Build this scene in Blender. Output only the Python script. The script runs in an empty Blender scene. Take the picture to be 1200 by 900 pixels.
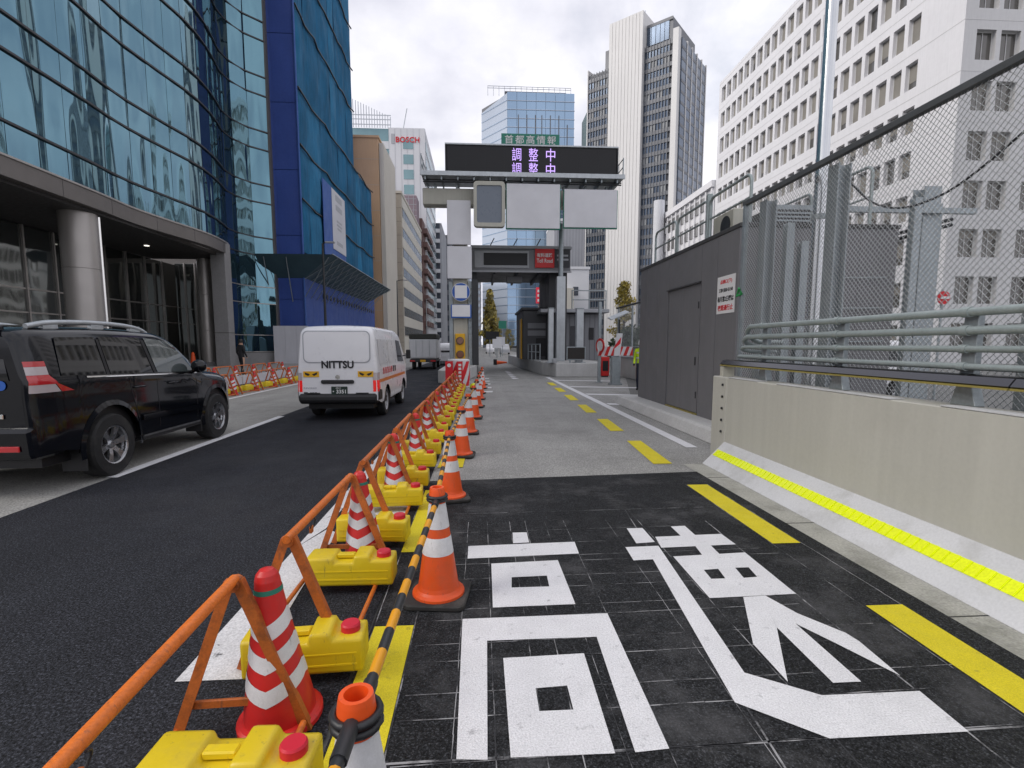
import bpy, bmesh, math, random
from mathutils import Vector, Matrix, noise as mnoise
R = math.radians
random.seed(7)
SC = bpy.context.scene
COL = SC.collection

# ------------------------------------------------------------------ camera, world, sun, exposure
CAM_H = 1.6
cam_d = bpy.data.cameras.new('camera')
cam = bpy.data.objects.new('camera', cam_d)
COL.objects.link(cam)
cam_d.sensor_width = 36.0
cam_d.lens = 18.0
cam_d.clip_start = 0.05
cam_d.clip_end = 6000
cam.location = (0, 0, CAM_H)
cam.rotation_euler = (math.pi / 2 - 0.105, 0, -0.0629)
cam_d.shift_y = 17.23 / 1200.0
SC.camera = cam

SUN_AZ = R(258)        # compass direction the sun stands in, clockwise from +Y
SUN_EL = R(40)
world = bpy.data.worlds.new('World')
SC.world = world
world.use_nodes = True
wt = world.node_tree
wt.nodes.clear()


def wn(t, **kw):
    n = wt.nodes.new(t)
    for k, v in kw.items():
        setattr(n, k, v)
    return n


w_out = wn('ShaderNodeOutputWorld')
w_bg = wn('ShaderNodeBackground')
w_sky = wn('ShaderNodeTexSky', sky_type='NISHITA', sun_disc=False)
w_sky.sun_elevation = SUN_EL
w_sky.sun_rotation = SUN_AZ
w_sky.air_density = 1.2
w_sky.dust_density = 1.5
w_tc = wn('ShaderNodeTexCoord')
w_sep = wn('ShaderNodeSeparateXYZ')
wt.links.new(w_tc.outputs['Generated'], w_sep.inputs[0])
w_den = wn('ShaderNodeMath', operation='ADD')
w_den.inputs[1].default_value = 0.32
w_abs = wn('ShaderNodeMath', operation='ABSOLUTE')
wt.links.new(w_sep.outputs['Z'], w_abs.inputs[0])
wt.links.new(w_abs.outputs[0], w_den.inputs[0])
w_div = []
for ax in ('X', 'Y'):
    d = wn('ShaderNodeMath', operation='DIVIDE')
    wt.links.new(w_sep.outputs[ax], d.inputs[0])
    wt.links.new(w_den.outputs[0], d.inputs[1])
    w_div.append(d)
w_cmb = wn('ShaderNodeCombineXYZ')
wt.links.new(w_div[0].outputs[0], w_cmb.inputs[0])
wt.links.new(w_div[1].outputs[0], w_cmb.inputs[1])
w_n1 = wn('ShaderNodeTexNoise')
w_n1.inputs['Scale'].default_value = 1.5
w_n1.inputs['Detail'].default_value = 9
w_n1.inputs['Roughness'].default_value = 0.58
w_n1.inputs['Distortion'].default_value = 0.5
wt.links.new(w_cmb.outputs[0], w_n1.inputs['Vector'])
w_r1 = wn('ShaderNodeValToRGB')          # cloud cover, thin blue gaps
w_r1.color_ramp.elements[0].position = 0.30
w_r1.color_ramp.elements[0].color = (0.55, 0.55, 0.55, 1)
w_r1.color_ramp.elements[1].position = 0.50
w_r1.color_ramp.elements[1].color = (1, 1, 1, 1)
wt.links.new(w_n1.outputs['Fac'], w_r1.inputs[0])
w_n2 = wn('ShaderNodeTexNoise')
w_n2.inputs['Scale'].default_value = 2.3
w_n2.inputs['Detail'].default_value = 8
w_n2.inputs['Roughness'].default_value = 0.55
wt.links.new(w_cmb.outputs[0], w_n2.inputs['Vector'])
w_r2 = wn('ShaderNodeValToRGB')          # cloud brightness
w_r2.color_ramp.elements[0].position = 0.36
w_r2.color_ramp.elements[0].color = (0.56, 0.565, 0.64, 1)
w_r2.color_ramp.elements[1].position = 0.58
w_r2.color_ramp.elements[1].color = (0.80, 0.795, 0.845, 1)
wt.links.new(w_n2.outputs['Fac'], w_r2.inputs[0])
w_sc = wn('ShaderNodeVectorMath', operation='SCALE')
w_sc.inputs['Scale'].default_value = 0.10
wt.links.new(w_sky.outputs[0], w_sc.inputs[0])
w_mix = wn('ShaderNodeMix', data_type='RGBA')
wt.links.new(w_r1.outputs[0], w_mix.inputs['Factor'])
wt.links.new(w_sc.outputs[0], w_mix.inputs[6])
wt.links.new(w_r2.outputs[0], w_mix.inputs[7])
wt.links.new(w_mix.outputs[2], w_bg.inputs['Color'])
w_bg.inputs['Strength'].default_value = 1.0
wt.links.new(w_bg.outputs[0], w_out.inputs['Surface'])

sun_d = bpy.data.lights.new('sun', 'SUN')
sun = bpy.data.objects.new('sun', sun_d)
COL.objects.link(sun)
sun_d.energy = 1.45
sun_d.angle = R(32)
sun_d.color = (1.0, 0.95, 0.88)
sd = Vector((math.sin(SUN_AZ) * math.cos(SUN_EL), math.cos(SUN_AZ) * math.cos(SUN_EL), math.sin(SUN_EL)))
sun.rotation_euler = sd.to_track_quat('Z', 'Y').to_euler()
sun.location = (-40, -20, 60)

SC.view_settings.view_transform = 'Standard'
SC.view_settings.look = 'None'
SC.view_settings.exposure = 0.44
SC.view_settings.gamma = 1.0
SC.render.engine = 'CYCLES'
SC.cycles.max_bounces = 6
SC.cycles.diffuse_bounces = 3
SC.cycles.glossy_bounces = 4
SC.cycles.caustics_reflective = False
SC.cycles.caustics_refractive = False

# ------------------------------------------------------------------ materials
MATS = {}


def mat(name, col, rough=0.6, metal=0.0, var=0.12, vscale=3.0, fine=0.0, fscale=80.0, bump=0.0, bscale=60.0,
        streak=0.0, emit=None, emit_s=0.0, dirt=None, dirt_amt=0.0, dscale=1.2, spec=0.5, coat=0.0, space='world',
        wobble=0.0, wscale=(0.35, 0.35, 0.08), dpos=(0.5, 0.68), objrand=0.0, tracks=0.0, scuff=0.0, agg=0.0, ascale=170.0):
    """procedural material: base colour with soft variation, fine grain, vertical streaks, dirt and relief"""
    if name in MATS:
        return MATS[name]
    m = bpy.data.materials.new(name)
    MATS[name] = m
    m.use_nodes = True
    nt = m.node_tree
    b = nt.nodes['Principled BSDF']
    b.inputs['Roughness'].default_value = rough
    b.inputs['Metallic'].default_value = metal
    b.inputs['Specular IOR Level'].default_value = spec
    b.inputs['Coat Weight'].default_value = coat
    b.inputs['Coat Roughness'].default_value = 0.04
    L = nt.links.new
    if space == 'world':
        src = nt.nodes.new('ShaderNodeNewGeometry').outputs['Position']
    else:
        src = nt.nodes.new('ShaderNodeTexCoord').outputs['Object']

    def noise(scale, detail=4, vec=None, rough_=0.55):
        n = nt.nodes.new('ShaderNodeTexNoise')
        n.inputs['Scale'].default_value = scale
        n.inputs['Detail'].default_value = detail
        n.inputs['Roughness'].default_value = rough_
        L(vec if vec is not None else src, n.inputs['Vector'])
        return n.outputs['Fac']

    def maprange(v, a, b_, lo, hi):
        n = nt.nodes.new('ShaderNodeMapRange')
        n.inputs['From Min'].default_value = a
        n.inputs['From Max'].default_value = b_
        n.inputs['To Min'].default_value = lo
        n.inputs['To Max'].default_value = hi
        L(v, n.inputs['Value'])
        return n.outputs[0]

    def mul(a, b_):
        n = nt.nodes.new('ShaderNodeMath')
        n.operation = 'MULTIPLY'
        L(a, n.inputs[0])
        L(b_, n.inputs[1])
        return n.outputs[0]
    val = None
    if var:
        val = maprange(noise(vscale, 5), 0.25, 0.75, 1 - var, 1 + var)
    if fine:
        f = maprange(noise(fscale, 2), 0.3, 0.7, 1 - fine, 1 + fine)
        val = f if val is None else mul(val, f)
    if streak:
        mp = nt.nodes.new('ShaderNodeMapping')
        mp.inputs['Scale'].default_value = (1.0, 1.0, 0.06)
        L(src, mp.inputs['Vector'])
        f = maprange(noise(9.0, 4, mp.outputs[0]), 0.3, 0.75, 1 - streak, 1 + streak * 0.3)
        val = f if val is None else mul(val, f)
    if agg:                         # single stones of the aggregate, each its own grey
        vo = nt.nodes.new('ShaderNodeTexVoronoi')
        vo.inputs['Scale'].default_value = ascale
        L(src, vo.inputs['Vector'])
        sp = nt.nodes.new('ShaderNodeSeparateColor')
        L(vo.outputs['Color'], sp.inputs[0])
        pw = nt.nodes.new('ShaderNodeMath')
        pw.operation = 'POWER'
        L(sp.outputs[0], pw.inputs[0])
        pw.inputs[1].default_value = 3.0
        f = maprange(pw.outputs[0], 0.0, 1.0, 1 - agg * .35, 1 + agg * 1.6)
        val = f if val is None else mul(val, f)
    if tracks:                      # wheel tracks and stains drawn out along the driving direction
        mp = nt.nodes.new('ShaderNodeMapping')
        mp.inputs['Scale'].default_value = (1.6, 0.05, 1.0)
        L(src, mp.inputs['Vector'])
        f = maprange(noise(1.0, 5, mp.outputs[0]), 0.3, 0.7, 1 - tracks, 1 + tracks)
        val = f if val is None else mul(val, f)
    if objrand:                     # every copy a little lighter or darker
        oi = nt.nodes.new('ShaderNodeObjectInfo')
        f = maprange(oi.outputs['Random'], 0.0, 1.0, 1 - objrand, 1 + objrand * .5)
        val = f if val is None else mul(val, f)
    rgb = nt.nodes.new('ShaderNodeRGB')
    rgb.outputs[0].default_value = (*col, 1)
    out = rgb.outputs[0]
    if val is not None:
        vm = nt.nodes.new('ShaderNodeVectorMath')
        vm.operation = 'SCALE'
        L(out, vm.inputs[0])
        L(val, vm.inputs['Scale'])
        out = vm.outputs[0]
    if dirt is not None:
        mx = nt.nodes.new('ShaderNodeMix')
        mx.data_type = 'RGBA'
        f = maprange(noise(dscale, 8, None, 0.68), dpos[0], dpos[1], 0.0, dirt_amt)
        L(f, mx.inputs['Factor'])
        L(out, mx.inputs[6])
        mx.inputs[7].default_value = (*dirt, 1)
        out = mx.outputs[2]
    if scuff:                       # thin dark scratches
        mp = nt.nodes.new('ShaderNodeMapping')
        mp.inputs['Scale'].default_value = (34.0, 34.0, 7.0)
        mp.inputs['Rotation'].default_value = (0.5, 0.3, 0.2)
        L(src, mp.inputs['Vector'])
        mx = nt.nodes.new('ShaderNodeMix')
        mx.data_type = 'RGBA'
        L(maprange(noise(1.0, 6, mp.outputs[0], 0.7), 0.60, 0.70, 0.0, scuff), mx.inputs['Factor'])
        L(out, mx.inputs[6])
        mx.inputs[7].default_value = (0.07, 0.06, 0.055, 1)
        out = mx.outputs[2]
    L(out, b.inputs['Base Color'])
    nrm = None
    if bump:
        bp = nt.nodes.new('ShaderNodeBump')
        bp.inputs['Strength'].default_value = bump
        bp.inputs['Distance'].default_value = 0.01
        L(noise(bscale, 3), bp.inputs['Height'])
        nrm = bp.outputs[0]
    if wobble:
        mp = nt.nodes.new('ShaderNodeMapping')
        mp.inputs['Scale'].default_value = wscale
        L(src, mp.inputs['Vector'])
        bp = nt.nodes.new('ShaderNodeBump')
        bp.inputs['Strength'].default_value = 1.0
        bp.inputs['Distance'].default_value = wobble
        L(noise(1.0, 1, mp.outputs[0]), bp.inputs['Height'])
        if nrm is not None:
            L(nrm, bp.inputs['Normal'])
        nrm = bp.outputs[0]
    if nrm is not None:
        L(nrm, b.inputs['Normal'])
    if rough and var:
        L(maprange(noise(vscale * 2.3, 4), 0.3, 0.7, max(0.02, rough * 0.85), min(1, rough * 1.15)), b.inputs['Roughness'])
    if emit is not None:
        b.inputs['Emission Color'].default_value = (*emit, 1)
        b.inputs['Emission Strength'].default_value = emit_s
    return m


def M(n):
    return MATS[n]


# surfaces
mat('asphalt_dark', (0.022, 0.0235, 0.029), 0.85, var=0.14, vscale=0.55, fine=0.95, fscale=75, bump=1.0, bscale=85,
    dirt=(0.055, 0.055, 0.058), dirt_amt=0.4, dscale=0.5, spec=0.25, tracks=0.12, agg=1.0)
mat('asphalt_patch', (0.017, 0.018, 0.020), 0.85, var=0.2, vscale=1.4, fine=0.85, fscale=95, bump=1.0, bscale=100,
    dirt=(0.115, 0.115, 0.12), dirt_amt=0.75, dscale=1.6, dpos=(0.50, 0.74), spec=0.25, agg=1.2)
mat('asphalt_grey', (0.30, 0.297, 0.285), 0.9, var=0.14, vscale=0.7, fine=0.35, fscale=70, bump=0.6, bscale=80,
    dirt=(0.17, 0.17, 0.165), dirt_amt=0.5, dscale=0.6, tracks=0.10, agg=0.35, ascale=120.0)
mat('asphalt_left', (0.33, 0.325, 0.305), 0.9, var=0.12, vscale=0.8, fine=0.4, fscale=60, bump=0.7, bscale=70,
    dirt=(0.19, 0.185, 0.175), dirt_amt=0.5, dscale=0.5, tracks=0.12)
mat('ground_mat', (0.16, 0.16, 0.155), 0.9, var=0.15, vscale=0.3, fine=0.25, fscale=30)
mat('gutter_concrete', (0.40, 0.395, 0.36), 0.85, var=0.12, vscale=2.5, fine=0.2, fscale=60, bump=0.4,
    dirt=(0.14, 0.14, 0.12), dirt_amt=0.6, dscale=2.0)
mat('paint_white', (0.74, 0.74, 0.76), 0.7, var=0.06, vscale=6, fine=0.16, fscale=120, bump=0.5, bscale=150,
    dirt=(0.20, 0.20, 0.21), dirt_amt=0.7, dscale=16, dpos=(0.60, 0.74))
mat('paint_white_worn', (0.66, 0.66, 0.67), 0.75, var=0.08, vscale=5, fine=0.2, fscale=90, bump=0.35, bscale=120,
    dirt=(0.08, 0.08, 0.085), dirt_amt=0.95, dscale=9, dpos=(0.60, 0.66))
mat('paint_yellow', (0.70, 0.585, 0.012), 0.7, var=0.07, vscale=5, fine=0.15, fscale=140, bump=0.35, bscale=150,
    dirt=(0.16, 0.13, 0.04), dirt_amt=0.7, dscale=16, dpos=(0.60, 0.74))
mat('chalk', (0.36, 0.36, 0.37), 0.9, var=0.1, dirt=(0.035, 0.036, 0.04), dirt_amt=1.0, dscale=4, dpos=(0.40, 0.54))
mat('concrete_wall', (0.51, 0.505, 0.46), 0.75, var=0.03, vscale=0.8, fine=0.025, fscale=30, bump=0.03, bscale=20, streak=0.07, dirt=(0.36, 0.35, 0.31), dirt_amt=0.35, dscale=0.9, dpos=(0.52, 0.75))
mat('concrete_toe', (0.60, 0.61, 0.63), 0.8, var=0.06, vscale=1.6, fine=0.06, fscale=60, bump=0.12, bscale=40,
    dirt=(0.36, 0.36, 0.34), dirt_amt=0.5, dscale=2.2)
mat('concrete_light', (0.54, 0.54, 0.53), 0.85, var=0.1, vscale=1.5, fine=0.1, fscale=40, bump=0.2, streak=0.08)
mat('plaza', (0.27, 0.265, 0.255), 0.8, var=0.08, vscale=1.0, fine=0.1, fscale=20)
# street furniture
mat('neon_yellow', (0.86, 0.97, 0.0), 0.35, var=0.06, fine=0.08, fscale=60, coat=0.3, emit=(0.7, 0.9, 0.0), emit_s=0.0)
mat('orange_plastic', (0.82, 0.095, 0.012), 0.42, var=0.06, vscale=9, dirt=(0.45, 0.10, 0.04), dirt_amt=0.45, dscale=7, dpos=(0.5, 0.75), objrand=0.14, scuff=0.45)
mat('red_plastic', (0.62, 0.022, 0.02), 0.4, var=0.06, vscale=9, dirt=(0.38, 0.03, 0.03), dirt_amt=0.4, dscale=9, objrand=0.12, scuff=0.35)
mat('cap_red', (0.62, 0.012, 0.035), 0.45, var=0.08, vscale=9, objrand=0.12)
mat('reflect_white', (0.70, 0.70, 0.72), 0.45, var=0.04, vscale=8, fine=0.05, fscale=200, dirt=(0.48, 0.48, 0.48), dirt_amt=0.4, dscale=9, objrand=0.08, scuff=0.45)
mat('green_tape', (0.02, 0.18, 0.13), 0.5, space='object')
mat('yellow_plastic', (0.78, 0.575, 0.014), 0.42, var=0.07, vscale=6, dirt=(0.42, 0.32, 0.06), dirt_amt=0.55, dscale=6, dpos=(0.52, 0.75), bump=0.08, bscale=30, objrand=0.12, scuff=0.5)
mat('yellow_pale', (0.80, 0.62, 0.05), 0.45, var=0.07, vscale=6, space='object', dirt=(0.45, 0.38, 0.12), dirt_amt=0.6, dscale=6, dpos=(0.5, 0.75), bump=0.08, bscale=30)
mat('orange_steel', (0.52, 0.135, 0.025), 0.5, var=0.12, vscale=8, fine=0.12, fscale=90, dirt=(0.13, 0.045, 0.02), dirt_amt=0.75, dscale=11, dpos=(0.5, 0.68), objrand=0.2, scuff=0.5)
mat('orange_steel_bright', (0.66, 0.16, 0.02), 0.5, var=0.12, vscale=8, fine=0.12, fscale=90, dirt=(0.22, 0.06, 0.02), dirt_amt=0.6, dscale=10, dpos=(0.52, 0.7), objrand=0.2, scuff=0.5)
mat('rubber', (0.028, 0.027, 0.026), 0.8, var=0.15, vscale=9, space='object', dirt=(0.10, 0.095, 0.085), dirt_amt=0.5, dscale=8)
mat('tape_black', (0.022, 0.023, 0.026), 0.45, var=0.1, space='object')
mat('tape_amber', (0.75, 0.33, 0.01), 0.45, var=0.08, space='object')
mat('galv', (0.36, 0.40, 0.42), 0.48, 0.55, var=0.12, vscale=6, fine=0.1, fscale=40, streak=0.1)
mat('galv_light', (0.50, 0.53, 0.55), 0.42, 0.5, var=0.1, vscale=4, fine=0.06, fscale=40, streak=0.08)
mat('wire', (0.46, 0.48, 0.49), 0.5, 0.4, var=0.1, vscale=2)
mat('pipe_paint', (0.33, 0.38, 0.38), 0.45, 0.25, var=0.1, vscale=6, fine=0.08, fscale=60)
mat('steel_shiny', (0.62, 0.63, 0.64), 0.22, 1.0, var=0.06)
mat('chrome_black', (0.10, 0.10, 0.11), 0.16, 0.9, var=0.0)
mat('dark_metal', (0.035, 0.037, 0.04), 0.5, 0.2, var=0.12)
mat('beam_yellow', (0.30, 0.25, 0.07), 0.5, var=0.1)
mat('shed_panel', (0.178, 0.176, 0.186), 0.62, var=0.05, vscale=1.0, fine=0.04, fscale=60, streak=0.06)
mat('shed_trim', (0.06, 0.06, 0.062), 0.6)
mat('sign_white', (0.80, 0.80, 0.81), 0.5, var=0.03, vscale=3)
mat('cover_grey', (0.72, 0.72, 0.75), 0.6, var=0.05, vscale=1.5, fine=0.03)
mat('beige_steel', (0.52, 0.51, 0.44), 0.55, var=0.06, vscale=1.5, streak=0.08)
mat('sign_green', (0.02, 0.22, 0.15), 0.45, var=0.04)
mat('sign_red', (0.60, 0.012, 0.014), 0.45, var=0.04)
mat('sign_blue', (0.015, 0.10, 0.42), 0.45, var=0.04)
mat('screen_grey', (0.17, 0.20, 0.245), 0.3, var=0.03)
mat('led_panel', (0.008, 0.008, 0.010), 0.55, var=0.0)
mat('led_on', (0.3, 0.2, 0.6), 0.5, var=0.0, emit=(0.62, 0.42, 1.0), emit_s=0.85)
mat('ink_black', (0.012, 0.012, 0.014), 0.5, var=0.0)
mat('ink_red', (0.62, 0.01, 0.02), 0.5, var=0.0)
mat('ink_white', (0.75, 0.75, 0.75), 0.5, var=0.0)
mat('ink_grey', (0.40, 0.41, 0.44), 0.5, var=0.0)
mat('amber_lamp', (0.20, 0.07, 0.03), 0.2, var=0.0, coat=0.5)
mat('hazard_yellow', (0.78, 0.42, 0.01), 0.45, var=0.05)
# ------------------------------------------------------------------ mesh helpers
class MB:
    """collects polygons; build() links them as one mesh object"""

    def __init__(s):
        s.v, s.f, s.m, s.sm = [], [], [], []

    def add(s, verts, faces, m=0, smooth=False):
        o = len(s.v)
        s.v += [tuple(p) for p in verts]
        for f in faces:
            s.f.append(tuple(i + o for i in f))
            s.m.append(m)
            s.sm.append(smooth)
        return s

    def box(s, x0, x1, y0, y1, z0, z1, m=0):
        v = [(x0, y0, z0), (x1, y0, z0), (x1, y1, z0), (x0, y1, z0), (x0, y0, z1), (x1, y0, z1), (x1, y1, z1), (x0, y1, z1)]
        return s.add(v, [(3, 2, 1, 0), (4, 5, 6, 7), (0, 1, 5, 4), (1, 2, 6, 5), (2, 3, 7, 6), (3, 0, 4, 7)], m)

    def poly(s, pts, m=0):
        return s.add(pts, [tuple(range(len(pts)))], m)

    def prism(s, pts, axis, a, b, m=0):
        """2-D outline extruded along an axis between a and b; pts are the other two axes in order"""
        def P(p, t):
            return {'x': (t, p[0], p[1]), 'y': (p[0], t, p[1]), 'z': (p[0], p[1], t)}[axis]
        n = len(pts)
        v = [P(p, a) for p in pts] + [P(p, b) for p in pts]
        f = [tuple(range(n - 1, -1, -1)), tuple(range(n, 2 * n))] + [(i, (i + 1) % n, n + (i + 1) % n, n + i) for i in range(n)]
        return s.add(v, f, m)

    def cyl(s, p0, p1, r0, r1=None, n=12, m=0, caps=True, smooth=True):
        r1 = r0 if r1 is None else r1
        p0, p1 = Vector(p0), Vector(p1)
        d = (p1 - p0).normalized()
        a = d.orthogonal().normalized()
        b = d.cross(a)
        v = []
        for p, r in ((p0, r0), (p1, r1)):
            for i in range(n):
                t = 2 * math.pi * i / n
                v.append(p + (a * math.cos(t) + b * math.sin(t)) * r)
        s.add(v, [(i, (i + 1) % n, n + (i + 1) % n, n + i) for i in range(n)], m, smooth)
        if caps:
            s.add(v[:n], [tuple(range(n - 1, -1, -1))], m)
            s.add(v[n:], [tuple(range(n))], m)
        return s

    def tube(s, path, r, n=8, m=0, caps=True, smooth=True, closed=False):
        pts = [Vector(p) for p in path]
        k = len(pts)
        rr = r if isinstance(r, (list, tuple)) else [r] * k
        v = []
        a = None
        for i, p in enumerate(pts):
            if closed:
                d = (pts[(i + 1) % k] - pts[i - 1]).normalized()
            else:
                d = (pts[min(i + 1, k - 1)] - pts[max(i - 1, 0)]).normalized()
            if a is None:
                a = d.orthogonal().normalized()
            a = (a - d * a.dot(d)).normalized()
            b = d.cross(a)
            for j in range(n):
                t = 2 * math.pi * j / n
                v.append(p + (a * math.cos(t) + b * math.sin(t)) * rr[i])
        f = []
        for i in range(k if closed else k - 1):
            i2 = (i + 1) % k
            for j in range(n):
                f.append((i * n + j, i * n + (j + 1) % n, i2 * n + (j + 1) % n, i2 * n + j))
        s.add(v, f, m, smooth)
        if caps and not closed:
            s.add(v[:n], [tuple(range(n - 1, -1, -1))], m)
            s.add(v[-n:], [tuple(range(n))], m)
        return s

    def lathe(s, prof, n=20, c=(0, 0, 0), m=0, smooth=True, mats=None, axis='z', capb=True, capt=True):
        """prof: (radius, height) from bottom to top"""
        v = []
        for r, h in prof:
            for i in range(n):
                t = 2 * math.pi * i / n
                p = (r * math.cos(t), r * math.sin(t), h)
                if axis == 'x':
                    p = (h, r * math.cos(t), r * math.sin(t))
                v.append((c[0] + p[0], c[1] + p[1], c[2] + p[2]))
        for k in range(len(prof) - 1):
            f = [(k * n + i, k * n + (i + 1) % n, (k + 1) * n + (i + 1) % n, (k + 1) * n + i) for i in range(n)]
            o = len(s.v)
            s.add(v[k * n:(k + 2) * n], [(i, (i + 1) % n, n + (i + 1) % n, n + i) for i in range(n)], mats[k] if mats else m, smooth)
        if capb:
            s.add(v[:n], [tuple(range(n - 1, -1, -1))], mats[0] if mats else m)
        if capt:
            s.add(v[-n:], [tuple(range(n))], mats[-1] if mats else m)
        return s

    def grid(s, fn, nu, nv, m=0, smooth=True, mfn=None):
        """fn(u, v) -> point, u and v from 0 to 1"""
        v = [fn(i / nu, j / nv) for i in range(nu + 1) for j in range(nv + 1)]
        w = nv + 1
        o = len(s.v)
        s.v += [tuple(p) for p in v]
        for i in range(nu):
            for j in range(nv):
                s.f.append((o + i * w + j, o + (i + 1) * w + j, o + (i + 1) * w + j + 1, o + i * w + j + 1))
                s.m.append(mfn(i, j) if mfn else m)
                s.sm.append(smooth)
        return s

    def mesh(s, name, mats, bevel=0.0, weld=False, segs=1):
        me = bpy.data.meshes.new(name)
        me.from_pydata(s.v, [], s.f)
        for mt in (mats if isinstance(mats, (list, tuple)) else [mats]):
            me.materials.append(MATS[mt] if isinstance(mt, str) else mt)
        me.polygons.foreach_set('material_index', s.m)
        me.polygons.foreach_set('use_smooth', s.sm)
        if bevel or weld:
            bm = bmesh.new()
            bm.from_mesh(me)
            bmesh.ops.remove_doubles(bm, verts=bm.verts, dist=1e-5)
            if bevel:
                ed = [e for e in bm.edges if len(e.link_faces) == 2 and e.calc_face_angle(0) > R(35)]
                bmesh.ops.bevel(bm, geom=ed, offset=bevel, segments=segs, affect='EDGES', profile=0.6, clamp_overlap=True)
            bm.to_mesh(me)
            bm.free()
        me.update()
        return me

    def build(s, name, mats, parent=None, loc=(0, 0, 0), rz=0.0, bevel=0.0, weld=False, segs=1):
        return link(name, s.mesh(name, mats, bevel, weld, segs), parent, loc, rz)


def link(name, me, parent=None, loc=(0, 0, 0), rz=0.0):
    o = bpy.data.objects.new(name, me)
    COL.objects.link(o)
    o.location = loc
    o.rotation_euler = (0, 0, rz)
    if parent is not None:
        o.parent = parent
    return o


def tag(o, label=None, cat=None, group=None, kind=None):
    if label:
        o['label'] = label
    if cat:
        o['category'] = cat
    if group:
        o['group'] = group
    if kind:
        o['kind'] = kind
    return o


def thing(name, label, cat, loc=(0, 0, 0), rz=0.0, group=None):
    o = link(name, None, None, loc, rz)
    o.empty_display_size = 0.2
    return tag(o, label, cat, group)


def struct(o):
    return tag(o, kind='structure')


KIDS = {}


def copy_tree(o, parent=None):
    c = o.copy()
    COL.objects.link(c)
    c.parent = parent
    for ch in list(o.children):
        copy_tree(ch, c)
    return c


def text_mesh(body, size, mtl, extrude=0.0, bold=0.0, align='CENTER', spacing=1.0):
    cu = bpy.data.curves.new('lettering', 'FONT')
    cu.body = body
    cu.size = size
    cu.extrude = extrude
    cu.offset = bold
    cu.align_x = align
    cu.align_y = 'CENTER'
    cu.space_character = spacing
    cu.resolution_u = 3
    o = bpy.data.objects.new('lettering', cu)
    COL.objects.link(o)
    bpy.context.view_layer.update()
    ev = o.evaluated_get(bpy.context.evaluated_depsgraph_get())
    me = bpy.data.meshes.new_from_object(ev)
    bpy.data.objects.remove(o)
    bpy.data.curves.remove(cu)
    me.materials.clear()
    me.materials.append(MATS[mtl])
    return me


def lettering(body, size, mtl, loc, parent, facing='-y', width=None, height=None, bold=0.0, name='lettering', extrude=0.002, spacing=1.0):
    """flat raised letters on a face; facing says which way they look"""
    me = text_mesh(body, size, mtl, extrude, bold, spacing=spacing)
    xs = [v.co.x for v in me.vertices]
    ys = [v.co.y for v in me.vertices]
    cx, cy = (min(xs) + max(xs)) / 2, (min(ys) + max(ys)) / 2
    sx = width / (max(xs) - min(xs)) if width else 1
    sy = height / (max(ys) - min(ys)) if height else (sx if width else 1)
    for v in me.vertices:
        x, y, z = (v.co.x - cx) * sx, (v.co.y - cy) * sy, v.co.z
        if facing == '-y':
            v.co = (x, -z, y)
        elif facing == '+y':
            v.co = (-x, z, y)
        elif facing == '-x':
            v.co = (-z, -x, y)
        elif facing == '+x':
            v.co = (z, x, y)
        else:
            v.co = (x, y, z)
    return link(name, me, parent, loc)


def catmull(pts, n):
    out = []
    P = [Vector(p) for p in pts]
    for i in range(len(P) - 1):
        p0 = P[max(i - 1, 0)]
        p1, p2 = P[i], P[i + 1]
        p3 = P[min(i + 2, len(P) - 1)]
        for k in range(n):
            t = k / n
            out.append(0.5 * ((2 * p1) + (p2 - p0) * t + (2 * p0 - 5 * p1 + 4 * p2 - p3) * t * t + (3 * p1 - p0 - 3 * p2 + p3) * t ** 3))
    out.append(P[-1])
    return out


def resample(path, step):
    out = [path[0]]
    acc = 0.0
    for a, b in zip(path, path[1:]):
        d = (b - a).length
        while acc + d >= step:
            t = (step - acc) / d
            a = a + (b - a) * t
            out.append(a)
            d = (b - a).length
            acc = 0.0
        acc += d
    return out


def lerp(a, b, t):
    return a + (b - a) * t


def interp(tab, x):
    if x <= tab[0][0]:
        return tab[0][1]
    for (x0, y0), (x1, y1) in zip(tab, tab[1:]):
        if x <= x1:
            t = (x - x0) / (x1 - x0)
            return y0 + (y1 - y0) * t
    return tab[-1][1]


def sinterp(tab, x):
    """smooth table lookup"""
    if x <= tab[0][0]:
        return tab[0][1]
    n = len(tab)
    for i in range(n - 1):
        x0, y0 = tab[i]
        x1, y1 = tab[i + 1]
        if x <= x1:
            h = x1 - x0
            t = (x - x0) / h

            def slope(k):
                if k == 0:
                    return (tab[1][1] - tab[0][1]) / (tab[1][0] - tab[0][0])
                if k == n - 1:
                    return (tab[-1][1] - tab[-2][1]) / (tab[-1][0] - tab[-2][0])
                a = (tab[k][1] - tab[k - 1][1]) / (tab[k][0] - tab[k - 1][0])
                b = (tab[k + 1][1] - tab[k][1]) / (tab[k + 1][0] - tab[k][0])
                return 0 if a * b <= 0 else 2 * a * b / (a + b)
            m0, m1 = slope(i) * h, slope(i + 1) * h
            return (2 * t ** 3 - 3 * t * t + 1) * y0 + (t ** 3 - 2 * t * t + t) * m0 + (-2 * t ** 3 + 3 * t * t) * y1 + (t ** 3 - t * t) * m1
    return tab[-1][1]
# ------------------------------------------------------------------ ground, roads, markings
def sheet(name, pts, z, mtl, parent=None):
    return MB().poly([(x, y, z) for x, y in pts], 0).build(name, mtl, parent)


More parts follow.
